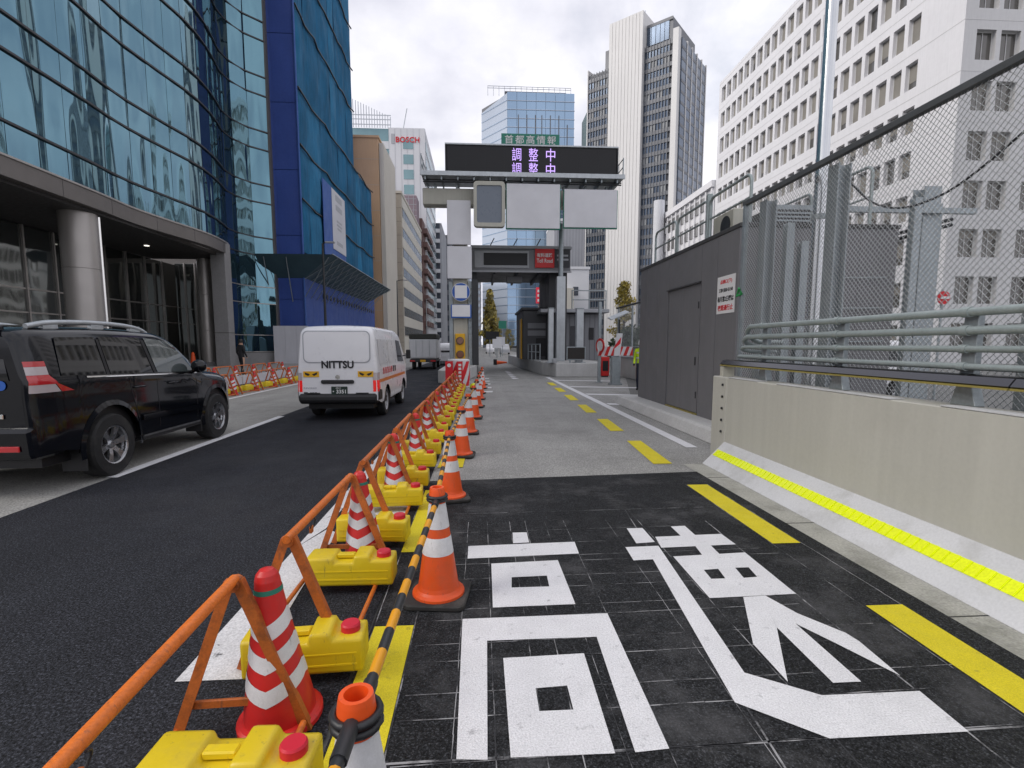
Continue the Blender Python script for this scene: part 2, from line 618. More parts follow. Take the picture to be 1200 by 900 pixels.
struct(sheet('ground', [(-2500, -300), (2500, -300), (2500, 4500), (-2500, 4500)], -0.012, 'ground_mat'))
road_left = struct(sheet('left_lane_road', [(-8.3, -40), (-4.45, -40), (-4.47, 6), (-4.5, 12), (-4.6, 40), (-4.6, 400), (-8.3, 400)], -0.004, 'asphalt_left'))
road_dark = struct(sheet('dark_asphalt_road', [(-4.46, -40), (-0.64, -40), (-0.64, 2.3), (-0.60, 6.0), (-0.50, 20), (-1.6, 24), (-1.9, 60), (-1.9, 400), (-4.59, 400), (-4.59, 40), (-4.49, 12), (-4.46, 6)], 0.0, 'asphalt_dark'))
road_toll = struct(sheet('toll_lane_road', [(-0.66, 5.9), (4.4, 5.9), (4.8, 16), (7.5, 26), (7.5, 60), (9, 400), (-1.85, 400), (-1.85, 60), (-1.5, 24), (-0.5, 20)], -0.004, 'asphalt_grey'))
road_patch = struct(sheet('black_asphalt_patch', [(-0.65, -40), (2.76, -40), (2.76, 2.0), (2.73, 6.19), (-0.18, 5.96), (-0.62, 5.94)], 0.004, 'asphalt_patch'))
gutter = struct(sheet('gutter_strip', [(2.74, -40), (3.02, -40), (3.02, 6.62), (2.73, 6.62)], 0.0, 'gutter_concrete'))
# gutter concrete joints
for k in range(5):
    MB().box(2.745, 3.01, 5.9 - k * 1.6, 5.91 - k * 1.6, 0.0006, 0.0022).build('joint', 'dark_metal', gutter)


def mark(name, pts, mtl, parent, z, label=None):
    o = sheet(name, pts, z, mtl, parent)
    if label:
        o['label'] = label
    return o


def ring(name, outer, inner, mtl, parent, z):
    mb = MB()
    n = len(outer)
    v = [(x, y, z) for x, y in outer] + [(x, y, z) for x, y in inner]
    mb.add(v, [(i, (i + 1) % n, n + (i + 1) % n, n + i) for i in range(n)])
    return mb.build(name, mtl, parent)


ZP = 0.0085
# the character 高
k1 = MB()


def up(mb, pts, z=ZP):
    mb.poly([(x, y, z) for x, y in pts])


up(k1, [(0.26, 3.975), (0.39, 3.985), (0.39, 4.21), (0.27, 4.21)])
up(k1, [(-0.10, 3.70), (0.75, 3.74), (0.76, 3.975), (-0.10, 3.94)])
for O, I in (([(0.075, 3.60), (0.57, 3.63), (0.58, 2.98), (0.07, 2.97)], [(0.21, 3.37), (0.455, 3.38), (0.45, 3.22), (0.20, 3.22)]),
             ([(0.11, 2.46), (0.53, 2.475), (0.52, 1.82), (0.11, 1.825)], [(0.25, 2.22), (0.40, 2.23), (0.40, 2.07), (0.25, 2.07)])):
    k1.add([(x, y, ZP) for x, y in O + I], [(0, 4, 5, 1), (1, 5, 6, 2), (2, 6, 7, 3), (3, 7, 4, 0)])
up(k1, [(-0.11, 2.85), (-0.10, 1.83), (0.02, 1.82), (0.03, 2.62), (0.63, 2.62), (0.60, 1.82), (0.74, 1.83), (0.75, 2.86)])
o = k1.build('painted_character', 'paint_white', road_patch)
o['label'] = 'white painted character for high, on the black asphalt'
# the character 速
k2 = MB()
up(k2, [(1.27, 4.25), (1.25, 3.91), (1.41, 3.93), (1.41, 4.25)])
up(k2, [(1.14, 3.84), (1.13, 3.59), (1.28, 3.60), (1.13, 2.07), (1.41, 1.84), (2.01, 1.84), (2.02, 2.09), (1.55, 2.09), (1.28, 2.27), (1.41, 3.85)])
up(k2, [(1.45, 4.04), (1.42, 3.81), (1.83, 3.83), (2.04, 3.84), (2.03, 4.07), (1.80, 4.06), (1.80, 4.28), (1.67, 4.27), (1.67, 4.05)])
up(k2, [(1.70, 3.822), (1.68, 3.65), (1.82, 3.66), (1.83, 3.828)], ZP + 0.0006)
bo = [(1.45, 3.64), (2.03, 3.68), (2.02, 3.02), (1.44, 3.00)]
h1 = [(1.58, 3.40), (1.69, 3.41), (1.67, 3.26), (1.57, 3.26)]
h2 = [(1.82, 3.42), (1.92, 3.42), (1.90, 3.27), (1.80, 3.26)]
v = [(x, y, ZP + 0.0003) for x, y in bo + h1 + h2 + [(1.745, 3.66), (1.735, 3.01)]]
# indices: bo 0-3, h1 4-7, h2 8-11, top middle 12, bottom middle 13
k2.add(v, [(0, 4, 5, 12), (0, 3, 7, 4), (3, 13, 6, 7), (12, 5, 6, 13), (12, 8, 9, 1), (1, 9, 10, 2), (2, 10, 11, 13), (12, 13, 11, 8)])
for pts in ([(1.66, 3.002), (1.45, 2.50), (1.45, 2.19), (1.67, 2.65), (1.735, 2.85), (1.75, 3.006)],
            [(1.735, 2.85), (1.67, 2.655), (1.66, 2.17), (1.80, 2.17), (1.80, 2.68)],
            [(1.75, 3.006), (1.735, 2.85), (1.80, 2.68), (1.90, 2.47), (2.02, 2.20), (2.035, 2.49), (2.02, 2.57), (1.88, 2.79), (1.81, 3.01)]):
    up(k2, pts)
o = k2.build('painted_character', 'paint_white', road_patch)
o['label'] = 'white painted character for speed, on the black asphalt'
# chalk setting-out lines
ck = MB()


def cl(a, b, w=0.006, z=0.0062):
    a, b = Vector((*a, z)), Vector((*b, z))
    d = (b - a).normalized()
    s_ = Vector((-d.y, d.x, 0)) * w / 2
    n = max(1, int((b - a).length / 0.25))
    for i in range(n):
        p, q = a.lerp(b, i / n), a.lerp(b, (i + 1) / n)
        j = Vector((random.uniform(-.003, .003), random.uniform(-.003, .003), 0))
        ck.poly([p - s_, q - s_ + j, q + s_ + j, p + s_])


for y in (4.26, 3.97, 3.72, 3.62, 3.38, 3.22, 2.98, 2.86, 2.62, 2.47, 2.23, 2.07, 1.83, 4.75):
    cl((-0.35, y - 0.02), (2.2 + random.uniform(-.3, .2), y + 0.04), random.choice((.004, .005, .006)))
cl((-0.45, 1.825), (2.75, 1.86), 0.011)
for x in (-0.11, 0.06, 0.26, 0.40, 0.575, 0.75, 1.14):
    cl((x, 4.5), (x - 0.01, 1.2), random.choice((.004, .005, .006)))
cl((1.40, 4.75), (1.10, 1.2), .009)
cl((1.43, 4.75), (1.44, 1.2), .006)
cl((2.04, 4.4), (2.00, 1.2), .009)
cl((2.35, 5.6), (2.33, 1.2), .006)
cl((2.60, 5.6), (2.58, 1.2), .006)
cl((-0.62, 5.6), (-0.60, 1.2), .006)
cl((-0.38, 5.6), (-0.38, 1.2), .007)
ck.build('chalk_lines', 'chalk', road_patch)['kind'] = 'stuff'
# yellow dashes on both sides of the toll lane
for y0, y1 in ((0.1, 1.85 - .95), (1.15, 2.85), (3.84, 5.58)):
    mark('yellow_dash', [(2.345, y0), (2.58, y0), (2.59, y1), (2.355, y1)], 'paint_yellow', road_patch, ZP)
for y0, y1 in ((6.65, 8.31), (9.30, 10.84), (11.9, 13.5), (14.6, 16.2), (17.3, 18.9), (20, 21.6)):
    mark('yellow_dash', [(lerp(2.33, 2.75, (y0 - 6.6) / 12), y0), (lerp(2.59, 3.0, (y0 - 6.6) / 12), y0), (lerp(2.63, 3.0, (y1 - 6.6) / 12), y1), (lerp(2.40, 2.75, (y1 - 6.6) / 12), y1)], 'paint_yellow', road_toll, 0.002)
for y0, y1 in ((1.12, 2.80), (3.85, 5.55)):
    mark('yellow_dash', [(-0.615, y0), (-0.385, y0), (-0.385, y1), (-0.605, y1)], 'paint_yellow', road_patch, ZP)
for i, (y0, y1) in enumerate(((6.6, 8.3), (9.35, 11.0), (12.1, 13.8), (14.8, 16.5), (17.6, 19.2))):
    a, b = -0.36 + (y0 - 6.6) * 0.028, -0.36 + (y1 - 6.6) * 0.028
    mark('yellow_dash', [(a - .2, y0), (a + .13, y0), (b + .13, y1), (b - .2, y1)], 'paint_yellow', road_toll, 0.006)
# white lines
mark('lane_line', [(-4.53, 6.35), (-4.38, 6.35), (-4.38, 11.7), (-4.53, 11.7)], 'paint_white', road_dark, 0.0045)
mark('lane_line', [(-4.6, 18.6), (-4.45, 18.6), (-4.5, 24), (-4.65, 24)], 'paint_white', road_dark, 0.0045)
mark('edge_line', [(-7.46, 2), (-7.32, 2), (-7.5, 40), (-7.64, 40)], 'paint_white', road_left, 0.0)
mark('edge_line', [(3.22, 7.7), (3.40, 7.7), (3.44, 25.2), (3.24, 25.2)], 'paint_white', road_toll, 0.002)
for y, x1 in ((13.2, 5.9), (16.0, 5.8), (19.0, 6.0), (22.5, 6.2)):
    mark('hatch_line', [(3.46, y + 0.25), (3.46, y + 0.62), (x1, y - 0.12), (x1, y - 0.5)], 'paint_white', road_toll, 0.002)
# white zone under the barricades
mark('white_zone', [(-1.46, 2.38), (-1.12, 2.38), (-1.20, 3.6), (-1.22, 4.3), (-1.33, 4.42), (-1.46, 4.0)], 'paint_white_worn', road_dark, 0.0045)
mark('zone_line', [(-1.46, 4.0), (-1.35, 4.42), (-1.36, 21), (-1.50, 21)], 'paint_white_worn', road_dark, 0.005)
for y in (4.9, 7.6, 10.3, 13.0, 15.7):
    mark('white_zone', [(-1.34, y), (-0.72, y - 0.5), (-0.72, y + 0.25), (-1.34, y + 0.75)], 'paint_white_worn', road_dark, 0.0045)
# toll lane cross joints and bar marks near the gate
for y in (24.5, 27.0, 33.5):
    mark('cross_joint', [(-1.0, y), (3.1, y), (3.1, y + .12), (-1.0, y + .12)], 'shed_trim' if y < 26 else 'paint_white_worn', road_toll, 0.0005)
for i in range(5):
    mark('white_bar', [(0.05, 17.2 + i * 1.7), (0.42, 17.2 + i * 1.7), (0.45, 17.75 + i * 1.7), (0.05, 17.75 + i * 1.7)], 'paint_white', road_toll, 0.004)
    mark('white_bar', [(1.55, 24 + i * 1.6), (1.85, 24 + i * 1.6), (1.7, 25.0 + i * 1.6), (1.5, 25.0 + i * 1.6)], 'paint_white', road_toll, 0.004)
# pavement on the left with a kerb, and plaza
pv = struct(MB().box(-60, -8.6, -40, 300, -0.01, 0.10).build('pavement', 'plaza'))
for k in range(22):
    MB().box(-8.6, -8.42, -4 + k * 2.0, -4 + k * 2.0 + 1.985, -0.01, 0.13).build('kerb_stone', 'concrete_light', pv, bevel=0.012)
for k in range(14):
    MB().box(-17.0, -8.6, 6 + k * 2.4, 6 + k * 2.4 + 0.012, 0.1, 0.1025).build('paving_joint', 'dark_metal', pv)
# ------------------------------------------------------------------ right side: barrier wall, rails, fence, shed
YB, YE = -6.0, 6.64
bw = thing('barrier_wall', 'cream concrete barrier wall with sloped grey toe and bright yellow band along the lane', 'wall', (3.3, 0, 0))
MB().box(0, 0.30, YB, YE, 0.27, 1.16).build('wall_panel', 'concrete_wall', bw, bevel=0.008)
MB().box(0.002, 0.30, YE + 0.012, 7.06, 0.0, 1.165).build('end_panel', 'concrete_wall', bw, bevel=0.01)
for z in (0.32, 0.48, 0.64, 0.80, 0.96):
    MB().cyl((-0.004, YE + 0.10, z + .1), (-0.02, YE + 0.10, z + .1), 0.017, n=8).build('bolt', 'dark_metal', bw)
MB().prism([(-0.30, 0.0), (0.30, 0.0), (0.30, 0.268), (-0.004, 0.295)], 'y', YB, YE).build('sloped_toe', 'concrete_toe', bw, bevel=0.006)
# white coping strips on the top edge
for y0, y1 in ((-5, 2.55), (2.60, 3.45), (3.9, 5.5), (5.9, 6.6)):
    MB().box(-0.003, 0.12, y0, y1, 1.1625, 1.171).build('coping_strip', 'concrete_toe', bw)
# reflective plates of the yellow band: small ribbed plates on the slope
tx, tz = 0.296, 0.295
sl = math.hypot(tx, tz)
nx, nz = -tz / sl, tx / sl
pm = MB()
for (u0, u1, h) in ((0.42, 0.66, 0.006),):
    a = (-0.30 + tx * u0, tz * u0)
    b = (-0.30 + tx * u1, tz * u1)
    pm.prism([(a[0] + nx * .001, a[1] + nz * .001), (b[0] + nx * .001, b[1] + nz * .001), (b[0] + nx * h, b[1] + nz * h), (a[0] + nx * h, a[1] + nz * h)], 'y', 0.0, 0.076)
    mid = ((a[0] + b[0]) / 2, (a[1] + b[1]) / 2)
    pm.prism([(a[0] + nx * h, a[1] + nz * h), (b[0] + nx * h, b[1] + nz * h), (b[0] + nx * (h + .005), b[1] + nz * (h + .005)), (a[0] + nx * (h + .005), a[1] + nz * (h + .005))], 'y', 0.004, 0.030)
pmesh = pm.mesh('reflector_plate', 'neon_yellow')
y = 1.0
while y < YE - 0.08:
    link('reflector_plate', pmesh, bw, (0, y, 0))
    y += 0.080
# debris along the wall top
gs = thing('wall_sign', 'small green plate fixed to the cream barrier wall at right edge', 'sign', (3.29, 2.60, 0.47))
MB().box(-0.012, 0.008, -0.35, 0.13, -0.04, 0.09).build('plate', 'sign_green', gs, bevel=0.003)

# guard rail of four pipes on the wall
gr = thing('guard_rail', 'grey four-pipe guard rail with dark polished beam on top of the barrier wall', 'railing', (3.45, 0, 1.16))
for i, z in enumerate((1.83, 1.70, 1.57, 1.445)):
    z -= 1.16
    r = 0.031 if i < 2 else 0.024
    e = 6.38 + 0.06 * i
    path = [(0, YB, z), (0, 3.0, z), (0, e, z)] + [(0.30 * (1 - math.cos(t)), e + 0.30 * math.sin(t), z - 0.20 * (t / 1.57) * (z > .3) * (1 - i * .33)) for t in (0.25, 0.5, 0.75, 1.0, 1.25, 1.5)] + [(0.62, e + 0.32, z - 0.2 * (z > .3) * (1 - i * .33))]
    MB().tube(path, r, 10).build('rail_pipe', 'pipe_paint', gr)
    for y in (6.1, 4.78, 3.46, 2.14, 0.8):
        MB().cyl((0, y - .03, z), (0, y + .03, z), r + 0.008, n=10).build('pipe_clamp', 'pipe_paint', gr)
for y in (6.1, 4.78, 3.46, 2.14, 0.8, -0.5):
    MB().prism([(0.035, 0.10), (0.085, 0.10), (0.085, 0.70), (0.035, 0.70)], 'y', y - 0.055, y + 0.055).build('post', 'galv', gr, bevel=0.004)
    MB().prism([(y - .10, 0.005), (y + .10, 0.005), (y + .06, 0.14), (y - .06, 0.14)], 'x', 0.02, 0.10).build('base_bracket', 'galv', gr, bevel=0.004)
for y0, y1 in ((YB, 3.02), (3.03, 6.95)):
    bmx = MB()
    bmx.prism([(-0.11, 0.175), (-0.07, 0.225), (-0.02, 0.238), (0.03, 0.225), (0.03, 0.165), (-0.10, 0.165)], 'y', y0, y1, 0)
    bmx.box(-0.112, 0.02, y0 + .002, y1 - .002, 0.150, 0.1645, 1)
    bmx.build('top_beam', ['chrome_black', 'beam_yellow'], gr)
MB().box(-0.11, 0.06, 6.86, 6.94, 0.0, 0.14).build('end_bracket', 'beige_steel', gr, bevel=0.006)

# chain-link fence
mat('rail_dark', (0.10, 0.105, 0.11), 0.5, 0.3, var=0.12)
FX, FZ0, FZ1 = 3.85, 1.02, 3.60
cf = thing('chain_link_fence', 'tall grey chain link fence with heavy posts above the barrier wall', 'fence', (FX, 0, 0))
MB().prism([(-0.035, 3.59), (0.030, 3.59), (0.030, 3.655), (-0.035, 3.655)], 'y', -5.0, 7.45).build('top_rail', 'rail_dark', cf, bevel=0.006)
MB().prism([(-0.02, 1.03), (0.02, 1.03), (0.02, 1.08), (-0.02, 1.08)], 'y', -5.0, 7.42).build('bottom_rail', 'galv', cf)
for y, w, d in ((7.40, 0.05, 0.05), (7.02, 0.17, 0.15), (5.62, 0.17, 0.15), (3.40, 0.17, 0.15), (1.6, 0.17, 0.15), (-0.4, .17, .15)):
    pb = MB()
    if w < 0.1:
        pb.box(-0.03, 0.03, y - 0.03, y + 0.03, 0.9, 3.60)
    else:
        pb.box(0.04, 0.055, y - w / 2, y + w / 2, 0.2, 3.56)
        pb.box(0.055, 0.055 + d - .03, y - .006, y + .006, 0.2, 3.56)
        pb.box(0.055 + d - .03, 0.04 + d, y - w / 2, y + w / 2, 0.2, 3.56)
        for zz in (1.6, 2.2, 2.8, 3.3):
            pb.cyl((0.042, y + .04, zz), (0.025, y + .04, zz), .014, n=8)
    pb.build('post', 'galv', cf)
ml = MB()
pit = 0.056


def wires(mb, y0, y1, z0, z1, pit, r, x0=0.0):
    """two families of straight slanted wires clipped to a rectangle: the diamonds of a chain-link mesh"""
    for sg in (1, -1):
        c = (y0 - z1) if sg == 1 else (y0 + z0)
        end = (y1 - z0) if sg == 1 else (y1 + z1)
        while c < end:
            # points with y - sg * z = c
            pts = []
            za, zb = (y0 - c) * sg, (y1 - c) * sg
            lo, hi = max(z0, min(za, zb)), min(z1, max(za, zb))
            if hi - lo > 0.02:
                mb.cyl((x0 + sg * r * .8, c + sg * lo, lo), (x0 + sg * r * .8, c + sg * hi, hi), r, n=4, caps=False)
            c += pit


wires(ml, 0.6, 7.38, FZ0, FZ1, pit, 0.0029)
ml.build('chain_link_mesh', 'wire', cf)['kind'] = 'stuff'
# loose wire and a big cable
cb = thing('hanging_cable', 'thin dark cable sagging behind the chain link fence', 'cable', (4.25, 5.4, 3.3))
MB().tube(catmull([(0.35, 1.45, 0.32), (0.1, 0.9, 0.30), (0, 0.5, 0.19), (0, 0.1, -0.15), (0, -0.25, -0.31), (0, -0.6, -0.345), (0, -0.97, -0.28), (0, -1.5, -0.03), (0, -2.3, .42)], 8), 0.011, 6).build('cable', 'dark_metal', cb)
# lamp pole
lp = thing('lamp_pole', 'tall shiny steel lamp pole rising behind the chain link fence', 'pole', (4.10, 6.13, 0))
MB().cyl((0, 0, 0.2), (0, 0, 9.5), 0.074, 0.066, n=20).build('pole_shaft', 'steel_shiny', lp)
MB().cyl((0, 0, 3.1), (0, 0, 3.16), 0.085, n=20).build('band', 'galv', lp)
MB().box(-0.16, 0.16, -0.16, 0.16, 0.18, 0.22).build('base_plate', 'galv', lp, bevel=0.006)

# steel frame beyond the fence
sf = thing('steel_portal', 'galvanised steel post frame standing beyond the fence in front of the white office building', 'frame', (7.99, 9.0, 0))
for x0, x1, zt, dy in ((-0.03, 0.29, 4.42, 0.0), (0.36, 0.66, 4.22, 0.35), (0.70, 0.88, 4.05, 0.6)):
    pb = MB()
    pb.box(x0, x1, dy, dy + 0.02, 0, zt)
    pb.box((x0 + x1) / 2 - .01, (x0 + x1) / 2 + .01, dy + .02, dy + .24, 0, zt)
    pb.box(x0, x1, dy + .24, dy + 0.26, 0, zt)
    pb.build('post', 'galv', sf)
MB().box(-2.85, 0.92, -0.08, -0.01, 3.93, 4.03).build('cross_rail', 'galv', sf, bevel=0.005)
MB().box(-2.85, -2.73, -0.07, 0.05, 0, 3.925).build('post', 'galv', sf)
MB().cyl((-2.7, 0.4, 3.0), (0.9, 0.4, 3.95), 0.035, n=8).build('conduit', 'dark_metal', sf)
MB().cyl((-2.7, 0.4, 2.9), (0.9, 0.4, 3.85), 0.035, n=8).build('conduit', 'dark_metal', sf)

# shed
SX, SY0, SY1, SZ0, SZ1 = 4.25, 8.30, 13.45, 0.24, 3.5
kerb = MB().prism([(3.72, -0.004), (3.80, 0.18), (3.86, 0.22), (7.5, 0.22), (7.5, -0.004)], 'y', 7.5, 13.9).build('kerb_island', 'concrete_light', bevel=0.015)
struct(kerb)
sh = thing('equipment_shed', 'dark grey panel shed with a plain door beside the toll lane', 'shed', (SX, SY0, 0.2))
D = 2.68
MB().box(0.03, D, 0.03, SY1 - SY0 - .03, 0.0, SZ1 - 0.26).build('core', 'shed_trim', sh)
H = SZ1 - 0.2
dzt = 2.58
for a, b in zip([0.0, 0.775, 1.425, 3.145, 3.765, 4.575], [0.757, 1.407, 3.127, 3.747, 4.557, SY1 - SY0]):
    if abs(a - 1.425) < 0.01:
        MB().box(-0.012, 0.028, a, b, dzt + 0.03, H).build('panel', 'shed_panel', sh, bevel=0.003)
    else:
        MB().box(-0.012, 0.028, a, b, 0.0, H).build('panel', 'shed_panel', sh, bevel=0.003)
dr = MB().box(-0.004, 0.028, 1.46, 2.29, 0.06, dzt).build('door_leaf', 'shed_panel', sh, bevel=0.003)
MB().box(-0.02, -0.006, 1.56, 1.60, 1.0, 1.16).build('handle', 'dark_metal', dr, bevel=0.003)
for zz in (0.35, 2.1):
    MB().cyl((-0.012, 1.50, zz), (-0.012, 1.50, zz + .13), 0.012, n=8).build('hinge', 'dark_metal', dr)
MB().box(-0.004, 0.028, 2.30, 3.09, 0.06, dzt).build('door_leaf', 'shed_panel', sh, bevel=0.003)
MB().box(-0.05, 0.0, 1.40, 3.15, dzt + 0.001, dzt + 0.03).build('drip_edge', 'shed_trim', sh)
MB().box(-0.02, 0.028, 1.44, 3.11, 0.0, 0.05).build('door_sill', 'beam_yellow', sh)
# near end wall in panels
for a, b in ((0.03, 0.70), (0.71, 1.36), (1.37, 2.02), (2.03, D)):
    MB().box(a, b, -0.012, 0.028, 0.0, H).build('panel', 'shed_panel', sh, bevel=0.003)
for x, z in ((1.75, 0.9), (1.75, 1.45), (1.75, 2.0), (1.75, 2.5)):
    MB().tube([(x, -0.05, z), (x + .75, -0.05, z + 0.01)], 0.012, 6).build('conduit', 'galv', sh)
MB().box(-0.03, D + .03, -0.03, SY1 - SY0 + .03, H + .001, H + 0.07).build('roof_edge', 'shed_trim', sh, bevel=0.006)
# roof handrail: a thing of its own, three hoops
hr = thing('roof_handrail', 'grey pipe handrail along the flat roof of the dark shed', 'railing', (4.42, 8.3, SZ1 + 0.07))
for a, b in ((0.06, 1.55), (1.65, 3.15), (3.25, 4.6)):
    for zz in (0.80, 0.42):
        if zz > .5:
            path = [(0, a, 0)] + [(0, a, .66)] + [(0, a + .14 * (1 - math.cos(t)), .66 + .14 * math.sin(t)) for t in (.4, .8, 1.2, 1.57)] + [(0, b - .14 * (1 - math.cos(t)), .66 + .14 * math.sin(t)) for t in (1.57, 1.2, .8, .4)] + [(0, b, .66), (0, b, 0)]
            MB().tube(path, 0.027, 8).build('hoop', 'pipe_paint', hr)
        else:
            MB().cyl((0, a + .01, zz), (0, b - .01, zz), 0.02, n=8).build('mid_rail', 'pipe_paint', hr)
MB().box(-.05, .05, 1.56, 1.64, -0.005, 0.9).build('post', 'pipe_paint', hr, bevel=.01)
hr2 = thing('roof_handrail', 'second grey pipe handrail on the far side of the shed roof, behind the fence', 'railing', (6.55, 8.45, SZ1 + 0.07))
for a, b in ((0.02, 1.5), (1.6, 3.1), (3.2, 4.7)):
    path = [(0, a, 0)] + [(0, a, .86)] + [(0, a + .14 * (1 - math.cos(t)), .86 + .14 * math.sin(t)) for t in (.4, .8, 1.2, 1.57)] + [(0, b - .14 * (1 - math.cos(t)), .86 + .14 * math.sin(t)) for t in (1.57, 1.2, .8, .4)] + [(0, b, .86), (0, b, 0)]
    MB().tube(path, 0.027, 8).build('hoop', 'pipe_paint', hr2)
    MB().cyl((0, a + .01, .5), (0, b - .01, .5), 0.02, n=8).build('mid_rail', 'pipe_paint', hr2)
ve = thing('roof_vent_box', 'dark grey louvred box on the shed roof behind the fence posts', 'vent', (5.35, 8.9, SZ1 + 0.07))
MB().box(-.35, .45, 0, .6, 0.0, .38).build('case', 'shed_trim', ve, bevel=.01)
for i in range(5):
    MB().box(-.33, .43, -.02, -.002, .04 + i * .065, .07 + i * .065).build('louvre', 'galv', ve)
for k, (x_, y_, h_) in enumerate(((4.75, 7.75, 3.45), (5.05, 7.85, 3.2), (6.9, 7.9, 3.9))):
    px_ = thing('steel_upright', ['slim steel upright just behind the first fence post', 'shorter steel upright between fence post and shed wall', 'steel upright at the right corner of the shed'][k], 'post', (x_, y_, 0))
    MB().box(-.06, .06, -.008, .0, 0, h_).build('flange', 'galv', px_)
    MB().box(-.005, .005, .001, .1, 0, h_).build('web', 'galv', px_)
    MB().box(-.06, .06, .101, .109, 0, h_).build('flange', 'galv', px_)
ac = thing('air_conditioner', 'small beige air conditioner box on the shed roof behind the handrail', 'air conditioner', (5.0, 10.2, SZ1 + 0.07))
MB().box(-.16, .16, -.42, .42, 0.06, 0.62).build('case', 'beige_steel', ac, bevel=0.015)
MB().lathe([(0.20, -.172), (0.20, -.163)], 20, (0, -.12, .34), axis='x').build('fan_grille', 'dark_metal', ac)
for yy in (-.3, .3):
    MB().box(-.14, .14, yy - .04, yy + .04, 0, .06).build('foot', 'dark_metal', ac)
# notice on the shed
nb = thing('notice_board', 'white notice with red and black text on the dark grey shed', 'sign', (SX - 0.014, 8.70, 2.16))
MB().box(-.006, 0, -.32, .32, -.02, .62).build('board', 'sign_white', nb)
for body, z, c, h, w in (('点検口(下)', .52, 'ink_red', .08, .42), ('工事を進めるため', .38, 'ink_black', .07, .50), ('毎月第2日曜は', .23, 'ink_black', .10, .58), ('夜間通行止', .08, 'ink_red', .10, .55)):
    lettering(body, .1, c, (-.0075, 0, z), nb, '-x', width=w, height=h, bold=0.002)
gt = thing('green_tape_patch', 'scrap of green tape on the fence end post beside the white notice', 'tape', (FX - 0.055, 7.40, 2.34))
MB().tube([(-.005, -.04, .04), (0.02, -.05, 0), (-.005, .05, -.03), (.01, .03, .05), (-.01, -.02, .08)], 0.018, 5).build('tape', mat('tape_green', (0.03, 0.33, 0.09), 0.5, var=0), gt)

# ------------------------------------------------------------------ white office building on the right
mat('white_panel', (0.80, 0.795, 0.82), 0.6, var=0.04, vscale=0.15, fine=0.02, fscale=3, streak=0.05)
mat('white_panel_shaded', (0.60, 0.60, 0.61), 0.6, var=0.05, vscale=0.15, fine=0.02, fscale=3, streak=0.07)  # same white panel, with the end face's shade put into its colour
mat('window_glass', (0.13, 0.125, 0.118), 0.08, 0.35, var=0.3, vscale=0.35, coat=0.3)
mat('window_frame', (0.60, 0.60, 0.60), 0.5, var=0.05)
mat('blind', (0.255, 0.24, 0.215), 0.7, var=0.25, vscale=0.3)


def facade(mb, o, ux, uz, W, Hh, cols, rows, depth, nrm, m=0):
    """wall sheet with real rectangular openings; cols / rows are lists of (start, end) openings; reveals go inwards"""
    o, ux, uz, nrm = Vector(o), Vector(ux), Vector(uz), Vector(nrm)

    def q(a0, a1, b0, b1, d=0.0):
        if a1 - a0 < 1e-4 or b1 - b0 < 1e-4:
            return
        p = [o + ux * a + uz * b - nrm * d for a, b in ((a0, b0), (a1, b0), (a1, b1), (a0, b1))]
        mb.add(p, [(0, 1, 2, 3)], m)
    prev = 0.0
    for b0, b1 in rows + [(Hh, Hh)]:
        q(0, W, prev, b0)
        prev = b1
    for b0, b1 in rows:
        pa = 0.0
        for a0, a1 in cols + [(W, W)]:
            q(pa, a0, b0, b1)
            pa = a1
        for a0, a1 in cols:
            for e in (((a0, b0), (a0, b1)), ((a1, b1), (a1, b0)), ((a1, b0), (a0, b0)), ((a0, b1), (a1, b1))):
                p = [o + ux * a + uz * b for a, b in e]
                mb.add([p[0], p[1], p[1] - nrm * depth, p[0] - nrm * depth], [(0, 1, 2, 3)], m)


def window_mesh(name, w, h, axis, mats, fr=0.06, mull=(), half=()):
    """pane and frame centred at the origin; axis is the facing: '-x' or '-y'"""
    mb = MB()

    def bx(a0, a1, b0, b1, d0, d1, m):
        if axis == '-x':
            mb.box(d0, d1, a0, a1, b0, b1, m)
        elif axis == '+x':
            mb.box(-d1, -d0, a0, a1, b0, b1, m)
        else:
            mb.box(a0, a1, d0, d1, b0, b1, m)
    bx(-w / 2, w / 2, -h / 2, h / 2, 0.02, 0.05, 0)
    bx(-w / 2, -w / 2 + fr, -h / 2, h / 2, -0.03, 0.018, 1)
    bx(w / 2 - fr, w / 2, -h / 2, h / 2, -0.03, 0.018, 1)
    bx(-w / 2 + fr, w / 2 - fr, h / 2 - fr, h / 2, -0.03, 0.018, 1)
    bx(-w / 2 + fr, w / 2 - fr, -h / 2, -h / 2 + fr, -0.03, 0.018, 1)
    for u in mull:
        bx(u - fr * .4, u + fr * .4, -h / 2 + fr, h / 2 - fr, -0.02, 0.017, 1)
    for (a0, a1, b0, b1) in half:
        bx(a0, a1, b0, b1, 0.0, 0.016, 2)
    return mb.mesh(name, mats)


WX, WY0, WY1, WH = 37.5, 40.0, 82.0, 42.0
wb = thing('white_office_building', 'big white office building with rows of square windows behind the chain link fence', 'building', (WX, WY0, 0))
L_ = WY1 - WY0
fh = 3.75
rows = [(0.2 + i * fh + 0.95, 0.2 + i * fh + 3.17) for i in range(11)]
cols = []
y = 4.2
ncol = 0
while y + 1.3 < L_ - 0.5:
    cols.append((y, y + 1.26))
    ncol += 1
    y += 1.70
mb = MB()
facade(mb, (0, 0, 0), (0, 1, 0), (0, 0, 1), L_, WH, cols, rows, 0.45, (-1, 0, 0))
mb.box(0.46, 14, 0.46, L_ - .02, 0, WH - .02)
mb.box(0.001, 14, 0.46, L_, WH - 0.01, WH)
mb.build('wall', 'white_panel', wb)
mb = MB()
cols2 = []
x = 1.05
while x + 3.7 < 14:
    cols2 += [(x, x + 1.62), (x + 2.02, x + 3.64)]
    x += 4.9
